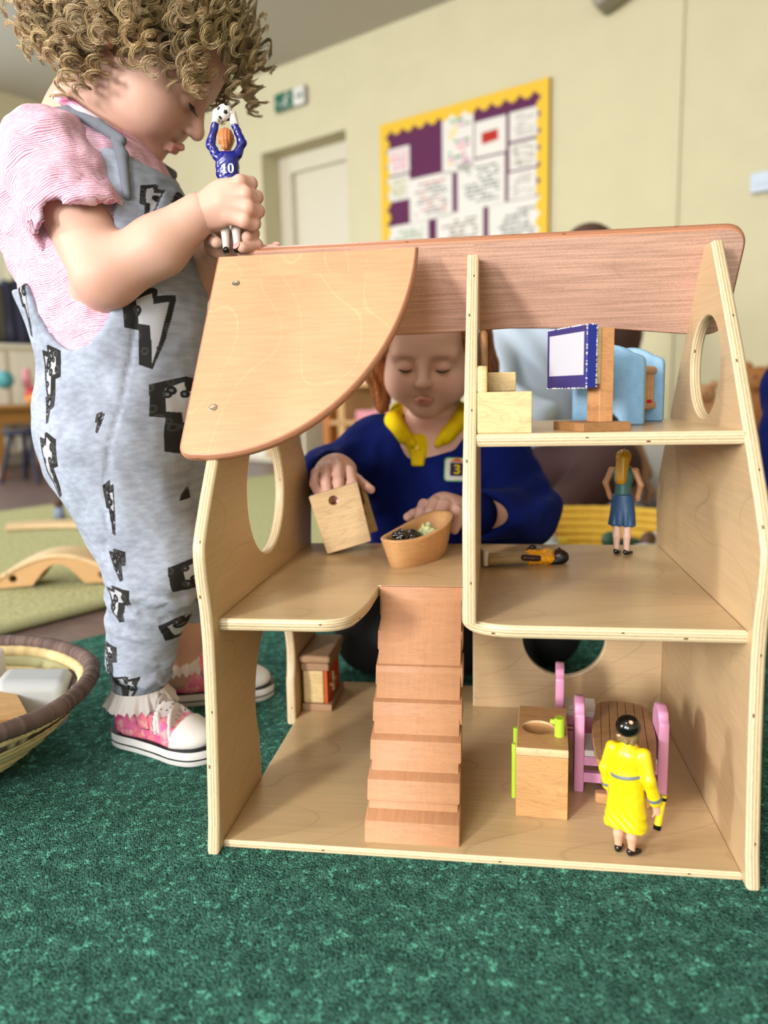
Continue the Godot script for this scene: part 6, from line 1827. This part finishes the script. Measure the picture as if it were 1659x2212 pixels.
	for q in [["pink_tray", "pink tray on the tan shelving behind the child in blue", M.pink_plastic, V(0.24, 0.265, 0.08), V(0.50, 0.325, 0.28)], ["grey_box", "pale grey box standing under the pink tray on the shelving", M.grey_plastic, V(0.22, 0.085, 0.08), V(0.48, 0.20, 0.28)], ["white_box", "white box on top of the tan shelving", M.paper, V(0.20, 0.485, 0.06), V(0.34, 0.60, 0.26)], ["red_box", "small dull red box beside the white one on the shelving", M.toy_orange, V(0.37, 0.485, 0.08), V(0.46, 0.54, 0.22)]]:
		var bx := thing(q[0], q[1], "box", su.transform * Transform3D(Basis(), q[3]))
		put("shell", rbox(q[4] - q[3], 0.008, 2), q[2], bx, Transform3D(Basis(), (q[4] - q[3]) / 2))
	var wc := thing("cream_cupboard", "cream cupboard with a dark plate standing for a gap, seen through the left porthole", "cupboard", RF * Transform3D(Basis(), V(-1.46, 0, 0.03)))
	sub(wc, "carcass", V(0, 0.0, 0), V(0.62, 0.40, 0.36), M.cream, 0.004)
	sub(wc, "door", V(0.02, 0.03, 0.36), V(0.28, 0.38, 0.375), M.white_gloss, 0.003)
	sub(wc, "door", V(0.31, 0.03, 0.36), V(0.44, 0.38, 0.375), M.tan_shelf, 0.003)
	sub(wc, "dark_plate", V(0.46, 0.03, 0.36), V(0.60, 0.36, 0.364), M.grey_cloth, 0.001)  # flat dark plate; the darkness of the gap is put into its colour
	sub(wc, "top", V(-0.01, 0.40, -0.0), V(0.63, 0.42, 0.39), M.white_gloss, 0.003)
	# teddy bears on a bench at right
	var bn := thing("low_bench", "low pale wooden bench under the teddy bears by the wall", "bench", RF * Transform3D(Basis(), V(1.30, 0, 0.25)))
	sub(bn, "seat", V(0, 0.20, 0), V(1.0, 0.225, 0.36), M.tan_shelf, 0.004)
	for x in [0.04, 0.92]: sub(bn, "leg_panel", V(x, 0, 0.03), V(x + 0.04, 0.20, 0.33), M.tan_shelf, 0.004)
	teddy("light brown teddy bear on the bench, showing right of the house's peak wall", V(1.72, 0.225, 0.45), 0.3, 0.95, M.plush_brown)
	teddy("pale tan teddy bear seen through the right porthole", V(1.50, 0.225, 0.42), 0.1, 0.72, M.plush_tan)
	teddy("small brown teddy bear at the right edge beside the larger one", V(1.88, 0.225, 0.42), -0.2, 0.85, M.plush_tan)
	# yellow tray basket of small toys behind the house
	var yb := thing("yellow_basket", "wide shallow yellow woven basket of small toys behind the doll's house", "basket", Transform3D(Basis(), V(0.27, 0.0, -1.18)))
	for k in 6:
		var r := 0.24 + 0.013 * k; var y := 0.012 + 0.018 * k
		var pts := []; var rad := []
		for j in 97:
			var a := TAU * j / 96
			pts.append(V(cos(a) * r, y, sin(a) * r)); rad.append(0.0105 + 0.0012 * (j % 2))
		var m := MB.new(); m.tube(pts, rad, 8, false)
		put("weave_ring", m.mesh(), M.basket_yellow, yb)
	var fl := MB.new(); fl.lathe(Transform3D(), [Vector2(0.0, 0.003), Vector2(0.245, 0.003), Vector2(0.245, 0.014), Vector2(0.0, 0.014)], 40)
	put("floor", fl.mesh(), M.basket_yellow, yb)
	var rng := RandomNumberGenerator.new(); rng.seed = 15
	for q in [["orange toy animal at the left of the yellow basket", "toy_orange", -0.155, 0.03], ["yellow toy car in the yellow basket", "toy_yellow", -0.055, 0.05], ["dark green toy tree in the middle of the yellow basket", "toy_green", 0.06, -0.02], ["brown toy horse in the yellow basket", "toy_brown", 0.015, 0.08], ["white toy sheep near the centre of the yellow basket", "paper", 0.075, 0.075], ["tan toy dog at the back left of the yellow basket", "plush_tan", -0.115, -0.09], ["green toy dinosaur at the right of the yellow basket", "toy_green", 0.135, 0.07], ["dark brown toy cow beside the green dinosaur", "toy_brown", 0.115, -0.01], ["lime toy frog at the front of the yellow basket", "lime", 0.035, 0.14], ["grey toy elephant at the front left of the yellow basket", "grey_plastic", -0.10, 0.13]]:
		var s := rng.randf_range(0.8, 1.2)
		var o := lump("small_toy", q[0], "toy", M[q[1]], [[V(0, 0.030, 0), V(0.040, 0.018, 0.018)], [V(0.038, 0.048, 0), V(0.016, 0.015, 0.013)], [V(-0.025, 0.012, 0.008), V(0.009, 0.014, 0.008)], [V(0.025, 0.012, 0.008), V(0.009, 0.014, 0.008)], [V(0.025, 0.012, -0.008), V(0.009, 0.014, 0.008)], [V(-0.025, 0.012, -0.008), V(0.009, 0.014, 0.008)]], Transform3D(Basis(Vector3.UP, rng.randf() * 6.0).scaled(V(s, s, s) * 1.25), V(0.27 + q[2], 0.015, -1.18 + q[3])), 0.006, "small toys in the yellow basket")
		o.get_child(0).name = "body"
	# grown-up on the floor beyond
	var ad := thing("person", "adult in a pale blue shirt and plum trousers sitting on the floor beyond the house", "person")
	var ab := Sdf.new()
	ab.ell(V(0.33, 0.80, -1.95), V(0.085, 0.11, 0.095), 0.02); ab.cap(V(0.30, 0.70, -1.95), V(0.27, 0.60, -1.93), 0.055, 0.06, 0.03)
	ab.ell(V(0.20, 0.42, -1.93), V(0.15, 0.24, 0.12), 0.04)
	ab.chain([V(0.30, 0.50, -1.80), V(0.40, 0.30, -1.76), V(0.455, 0.175, -1.72)], [0.05, 0.042, 0.032], 0.02)
	for k in 4: ab.chain([V(0.455, 0.165, -1.735 + 0.018 * k), V(0.475, 0.125, -1.725 + 0.018 * k), V(0.465, 0.095, -1.715 + 0.016 * k)], [0.011, 0.010, 0.009], 0.004)
	ab.chain([V(0.44, 0.16, -1.70), V(0.425, 0.13, -1.685), V(0.43, 0.11, -1.68)], [0.011, 0.010, 0.009], 0.004)
	put("body", ab.build(0.012).mesh(), M.adult_skin, ad)
	var at_ := Sdf.new()
	at_.ell(V(0.16, 0.42, -1.92), V(0.165, 0.26, 0.135), 0.05); at_.ell(V(0.13, 0.55, -1.90), V(0.16, 0.10, 0.12), 0.05)
	at_.chain([V(0.04, 0.58, -1.85), V(0.02, 0.40, -1.70), V(0.16, 0.36, -1.62)], [0.07, 0.06, 0.045], 0.03)
	at_.chain([V(0.27, 0.58, -1.88), V(0.345, 0.42, -1.80)], [0.07, 0.062], 0.03)
	at_.bend = func(p: Vector3): return 0.006 * sin(p.x * 60.0 + p.y * 35.0)
	put("shirt", at_.build(0.014, null, null, 0.008).mesh(), M.shirt_blue, ad)
	var al := Sdf.new()
	al.chain([V(0.12, 0.15, -1.95), V(0.36, 0.20, -1.70), V(0.18, 0.06, -1.52)], [0.12, 0.085, 0.06], 0.03)
	al.chain([V(0.10, 0.15, -1.98), V(-0.15, 0.20, -1.72), V(0.05, 0.06, -1.54)], [0.12, 0.085, 0.06], 0.03)
	put("trousers", al.build(0.016).mesh(), M.plum, ad)
	var ah := Sdf.new()
	ah.ell(V(0.32, 0.83, -1.97), V(0.10, 0.115, 0.11), 0.03); ah.chain([V(0.37, 0.76, -2.0), V(0.42, 0.60, -2.0), V(0.43, 0.50, -1.98)], [0.08, 0.07, 0.05], 0.03)
	ah.cut_ell(V(0.30, 0.79, -1.86), V(0.075, 0.10, 0.06), 0.01)
	put("hair", ah.build(0.014).mesh(), M.brown_hair, ad)
	lump("white_cushion", "big white cushion on the floor beyond the adult's hand", "cushion", M.paper, [[V(0, 0.13, 0), V(0.20, 0.15, 0.16)]], Transform3D(Basis(), V(0.66, 0.0, -2.15)), 0.016)
func build_child():
	var t := thing("person", "child in a blue jumper with yellow collar kneeling behind the doll's house", "person")
	var H := Transform3D(head_basis(V(-0.02, -0.30, 0.95), V(0.03, 0.95, 0.3)), V(-0.0790, 0.5020, -0.5890))
	var base := Color(0.66, 0.415, 0.335)
	var fc = face_colour(H, 1.0, base, Color(0.44, 0.26, 0.18))
	var plain = func(p: Vector3, _n: Vector3) -> Color: return base.lerp(Color(0.72, 0.34, 0.29), 0.15 + 0.25 * smoothstep(0.30, 0.285, p.y) * smoothstep(-0.12, -0.16, p.x))
	var hs := head_solid(H, 1.0)
	hs.chain([H * V(0, -0.06, -0.02), V(-0.0780, 0.385, -0.615), V(-0.0750, 0.335, -0.62)], [0.048, 0.044, 0.055], 0.02)
	var body := hs.build(0.0042, fc)
	var core := Sdf.new()
	core.chain([V(-0.075, 0.34, -0.62), V(-0.07, 0.12, -0.64)], [0.075, 0.085], 0.02)
	core.chain([V(-0.17, 0.345, -0.61), V(-0.245, 0.300, -0.545), V(-0.2080, 0.3220, -0.420)], [0.036, 0.031, 0.0235], 0.012)
	core.chain([V(0.03, 0.34, -0.61), V(0.080, 0.235, -0.565), V(-0.028, 0.262, -0.440)], [0.036, 0.031, 0.0235], 0.012)
	add_mb(body, core.build(0.0075, plain))
	var rh := hand_solid(V(-0.2080, 0.3220, -0.4200), V(-0.1960, 0.3270, -0.3980), V(0.0290, 0.0150, 0.0250), Basis(Vector3.BACK, 0.05) * Basis(Vector3.RIGHT, 0.2), 0.0225, [
		[V(-0.1840, 0.3300, -0.390), V(-0.1720, 0.3265, -0.3760), V(-0.1655, 0.3140, -0.3560), V(-0.1690, 0.3030, -0.3470), V(-0.1735, 0.2950, -0.3440)],
		[V(-0.1930, 0.3340, -0.388), V(-0.1870, 0.3340, -0.3720), V(-0.1825, 0.3170, -0.3490), V(-0.1815, 0.3020, -0.3430), V(-0.1805, 0.2900, -0.3425)],
		[V(-0.2030, 0.3330, -0.388), V(-0.2030, 0.3320, -0.3720), V(-0.2000, 0.3160, -0.3500), V(-0.1965, 0.3030, -0.3440), V(-0.1940, 0.2930, -0.3430)],
		[V(-0.2120, 0.3280, -0.390), V(-0.2180, 0.3250, -0.3770), V(-0.2160, 0.3130, -0.3560), V(-0.2110, 0.3050, -0.3490), V(-0.2080, 0.3000, -0.3465)],
		[V(-0.1780, 0.3220, -0.400), V(-0.1620, 0.3140, -0.3850), V(-0.1520, 0.3080, -0.3760), V(-0.1430, 0.3030, -0.3720)]], 0.0078)
	add_mb(body, rh.build(0.0023, plain))
	var lh := hand_solid(V(-0.0280, 0.2620, -0.4400), V(-0.0480, 0.2690, -0.4180), V(0.0280, 0.0150, 0.0260), Basis(Vector3.UP, 0.4), 0.0225, [
		[V(-0.0620, 0.2740, -0.414), V(-0.0745, 0.2780, -0.4020), V(-0.0780, 0.2700, -0.3880), V(-0.0790, 0.2620, -0.3800)],
		[V(-0.0560, 0.2770, -0.410), V(-0.0600, 0.2810, -0.3970), V(-0.0645, 0.2710, -0.3790), V(-0.0690, 0.2610, -0.3680)],
		[V(-0.0450, 0.2750, -0.410), V(-0.0450, 0.2780, -0.3960), V(-0.0490, 0.2700, -0.3780), V(-0.0540, 0.2600, -0.3670)],
		[V(-0.0350, 0.2700, -0.412), V(-0.0290, 0.2690, -0.4000), V(-0.0260, 0.2590, -0.3850), V(-0.0310, 0.2480, -0.3760)],
		[V(-0.0620, 0.2660, -0.420), V(-0.0800, 0.2680, -0.4080), V(-0.0890, 0.2660, -0.3960), V(-0.0960, 0.2630, -0.3880)]], 0.0076)
	add_mb(body, lh.build(0.0023, plain))
	put("body", body.mesh(), M.skin, t)
	nails(t, [[V(-0.1800, 0.2915, -0.3350), V(0.1, 0.1, 1), V(0, -1, 0)], [V(-0.1745, 0.2965, -0.3370), V(0.3, 0.1, 1), V(-0.4, -1, 0)], [V(-0.0540, 0.2610, -0.3600), V(0.1, 0.6, 1), V(-0.3, -1, 0)], [V(-0.0700, 0.2620, -0.3610), V(0.1, 0.6, 1), V(-0.3, -1, 0)]])
	# lowered lids: a line of lashes under each
	for x in [-1.0, 1.0]:
		var lm := MB.new()
		var pts := []
		for k in 9:
			var a := lerpf(-0.95, 0.95, k / 8.0)
			pts.append(H * V(0.027 * x + 0.0128 * sin(a), -0.0150 + 0.0028 * absf(sin(a)), 0.0805 + 0.0120 * cos(a)))
		lm.tube(pts, [0.0008, 0.0012, 0.0014, 0.0015, 0.0015, 0.0015, 0.0014, 0.0012, 0.0008], 6)
		put("eyelashes", lm.mesh(), M.lash, t)
	# straight auburn bob, parted off the forehead
	var hr := Sdf.new()
	hr.ell(H * V(0, 0.026, -0.012), V(0.083, 0.080, 0.096), 0.01, H.basis)
	for x in [-1.0, 1.0]:
		hr.chain([H * V(0.045 * x, 0.075, 0.045), H * V(0.072 * x, 0.030, 0.040), H * V(0.080 * x, -0.030, 0.030), H * V(0.072 * x, -0.088, 0.038)], [0.024, 0.021, 0.021, 0.011], 0.012)
		hr.chain([H * V(0.070 * x, 0.020, -0.02), H * V(0.082 * x, -0.04, -0.02), H * V(0.080 * x, -0.092, -0.005)], [0.026, 0.024, 0.015], 0.015)
	hr.chain([H * V(0, 0.03, -0.07), H * V(0, -0.085, -0.075)], [0.055, 0.045], 0.02)
	hr.cut_ell(H * V(0, -0.010, 0.105), V(0.0535, 0.078, 0.062), 0.008, H.basis)
	var inv := H.affine_inverse()
	hr.bend = func(p: Vector3):
		var q: Vector3 = inv * p
		return 0.0011 * sin(atan2(q.x, q.z + 0.02) * 95.0 + 6.0 * sin(q.y * 30.0))
	var streak = func(p: Vector3, _n: Vector3) -> Color:
		var q: Vector3 = inv * p
		var s := 0.75 + 0.35 * sin(atan2(q.x, q.z + 0.02) * 61.0 + 3.0 * sin(q.y * 22.0))
		return Color(s, s, s)
	put("hair", hr.build(0.0046, streak, null, 0.002).mesh(), M.auburn, t)
	# jumper
	var sw := Sdf.new()
	sw.ell(V(-0.072, 0.300, -0.620), V(0.118, 0.088, 0.076), 0.04)
	sw.ell(V(-0.070, 0.185, -0.615), V(0.128, 0.120, 0.085), 0.05)
	sw.cap(V(-0.160, 0.345, -0.620), V(0.018, 0.342, -0.620), 0.046, 0.046, 0.03)
	sw.chain([V(-0.170, 0.342, -0.615), V(-0.245, 0.300, -0.548), V(-0.2160, 0.3180, -0.438)], [0.050, 0.044, 0.033], 0.025)
	sw.chain([V(0.030, 0.335, -0.615), V(0.075, 0.238, -0.570), V(-0.012, 0.257, -0.452)], [0.050, 0.047, 0.033], 0.025)
	sw.cut_plane(V(-0.2150, 0.3190, -0.4270), V(0.2, 0.05, 1), 0.002)
	sw.cut_ell(V(-0.0830, 0.3800, -0.590), V(0.050, 0.046, 0.055), 0.006)
	var fn := noise(8, 14.0, 2)
	sw.bend = func(p: Vector3): return 0.006 * fn.get_noise_3dv(p) + 0.0045 * sin((p.x * 0.9 - p.y * 0.6 + p.z * 0.5) * 130.0) * (blob(p, V(0.06, 0.25, -0.55), V(0.09, 0.08, 0.09)) + blob(p, V(-0.215, 0.315, -0.53), V(0.07, 0.06, 0.09)))
	put("jumper", sw.build(0.0072, null, null, 0.011).mesh(), M.wool, t)
	for q in [[V(-0.2170, 0.3175, -0.4420), V(-0.2120, 0.3200, -0.4260), 0.0305], [V(-0.0060, 0.2565, -0.4580), V(-0.0180, 0.2590, -0.4480), 0.0325]]:
		var c := Sdf.new(); c.cap(q[0], q[1], q[2], q[2] - 0.002, 0.002)
		put("cuff", c.build(0.004).mesh(), M.wool_dark, t)
	# polo collar and placket
	var co := Sdf.new()
	for x in [-1.0, 1.0]:
		var cx := -0.0840
		co.chain([V(cx + 0.018 * x, 0.398, -0.665), V(cx + 0.050 * x, 0.4020, -0.615), V(cx + 0.0540 * x, 0.388, -0.578), V(cx + 0.032 * x, 0.362, -0.5470)], [0.010, 0.0115, 0.0125, 0.0120], 0.006)
		co.cap(V(cx + 0.0520 * x, 0.384, -0.580), V(cx + 0.020 * x, 0.3520, -0.5450), 0.0125, 0.0070, 0.006)
	put("collar", co.build(0.0034).mesh(), M.yellow_cotton, t)
	var pk := Sdf.new()
	pk.box(V(-0.0960, 0.340, -0.5500), V(0.0105, 0.024, 0.006), 0.004, 0.004, Basis(Vector3.RIGHT, -0.25))
	pk.ell(V(-0.0830, 0.345, -0.580), V(0.044, 0.034, 0.034), 0.01)
	pk.cut_cap(V(-0.0720, 0.40, -0.53), V(-0.078, 0.352, -0.525), 0.014, 0.004, 0.004)
	put("polo_shirt", pk.build(0.0034).mesh(), M.yellow_cotton, t)
	var bt := MB.new(); bt.lathe(Transform3D(Basis(Vector3.RIGHT, PI / 2 - 0.2), V(-0.0965, 0.346, -0.5430)), [Vector2(0.0045, 0.0), Vector2(0.0045, 0.0012), Vector2(0.003, 0.0018), Vector2(0.0, 0.0014)], 14)
	put("button", bt.mesh(), M.yellow_gloss, t)
	# embroidered badge: a white tile edged with green, a navy square, a yellow 3, a brown roof
	var bd := Node3D.new(); bd.name = "badge"; t.add_child(bd)
	bd.transform = Transform3D(Basis(Vector3.UP, 0.28) * Basis(Vector3.RIGHT, -0.10) * Basis(Vector3.BACK, -0.06), V(-0.0370, 0.3120, -0.5395))
	put("green_edge", plate(rounded([[-0.0185, -0.0185, 0.007], [0.0185, -0.0185, 0.007], [0.0185, 0.0185, 0.007], [-0.0185, 0.0185, 0.007]]), [], 0.0016, 0.0004), M.badge_green, bd)
	put("white_tile", plate(rounded([[-0.0165, -0.0165, 0.006], [0.0165, -0.0165, 0.006], [0.0165, 0.0165, 0.006], [-0.0165, 0.0165, 0.006]]), [], 0.002, 0.0004), M.paper, bd)
	put("navy_square", plate(rounded([[-0.0095, -0.010, 0.002], [0.012, -0.010, 0.002], [0.012, 0.0105, 0.002], [-0.0095, 0.0105, 0.002]]), [], 0.0024, 0.0004), M.navy, bd)
	put("roof", plate(rounded([[-0.010, 0.0115, 0.0], [0.0125, 0.0115, 0.0], [0.001, 0.0190, 0.0]]), [], 0.0026, 0.0004), M.toy_orange, bd)
	var n := TextMesh.new(); n.text = "3"; var fo := SystemFont.new(); fo.font_names = PackedStringArray(["Droid Sans"]); fo.font_weight = 700
	n.font = fo; n.font_size = 32; n.pixel_size = 0.00062; n.depth = 0.0012; n.curve_step = 1.0
	put("numeral", n, M.yellow_cotton, bd, Transform3D(Basis(), V(0.0012, 0.0, 0.0026)))
	# black leggings, kneeling
	var lg := Sdf.new()
	lg.ell(V(-0.065, 0.115, -0.650), V(0.135, 0.095, 0.095), 0.03)
	lg.chain([V(-0.10, 0.10, -0.65), V(-0.165, 0.058, -0.508), V(-0.16, 0.045, -0.72)], [0.075, 0.056, 0.042], 0.03)
	lg.chain([V(-0.03, 0.10, -0.65), V(-0.035, 0.058, -0.515), V(-0.03, 0.045, -0.74)], [0.075, 0.056, 0.042], 0.03)
	lg.chain([V(0.02, 0.10, -0.66), V(0.098, 0.056, -0.560), V(0.09, 0.045, -0.74)], [0.07, 0.054, 0.042], 0.03)
	put("leggings", lg.build(0.0085).mesh(), M.near_black, t)
	# a third child at the right edge: a blue jumper sleeve and dark trousers
	var r := thing("person", "child at the right edge, only a blue sleeve in view", "person")
	var o := V(0.545, 0, -0.72)
	var rb := Sdf.new()
	rb.ell(o + V(0.06, 0.66, 0), V(0.075, 0.085, 0.085), 0.02); rb.cap(o + V(0.06, 0.56, 0), o + V(0.06, 0.48, 0), 0.045, 0.05, 0.02)
	rb.chain([o + V(-0.05, 0.38, 0.02), o + V(-0.055, 0.24, 0.08), o + V(0.03, 0.20, 0.17), o + V(0.055, 0.19, 0.19)], [0.03, 0.028, 0.024, 0.022], 0.01)
	put("body", rb.build(0.009, plain).mesh(), M.skin, r)
	var rh2 := Sdf.new(); rh2.ell(o + V(0.06, 0.69, -0.01), V(0.09, 0.09, 0.095), 0.01); rh2.cut_ell(o + V(0.04, 0.64, 0.09), V(0.065, 0.09, 0.06), 0.01)
	put("hair", rh2.build(0.009).mesh(), M.brown_hair, r)
	var rs := Sdf.new()
	rs.ell(o + V(0.06, 0.33, 0), V(0.115, 0.16, 0.085), 0.05); rs.cap(o + V(-0.02, 0.43, 0), o + V(0.14, 0.43, 0), 0.05, 0.05, 0.03)
	rs.chain([o + V(-0.035, 0.42, 0.01), o + V(-0.062, 0.24, 0.07), o + V(0.015, 0.21, 0.15)], [0.050, 0.046, 0.034], 0.03)
	rs.bend = func(p: Vector3): return 0.005 * fn.get_noise_3dv(p)
	put("jumper", rs.build(0.009, null, null, 0.008).mesh(), M.wool, r)
	var rl := Sdf.new()
	rl.ell(o + V(0.06, 0.13, -0.02), V(0.13, 0.10, 0.10), 0.03)
	rl.chain([o + V(0.0, 0.10, 0.0), o + V(-0.025, 0.06, 0.16), o + V(0.02, 0.045, -0.06)], [0.075, 0.056, 0.045], 0.03)
	put("trousers", rl.build(0.010).mesh(), M.near_black, r)
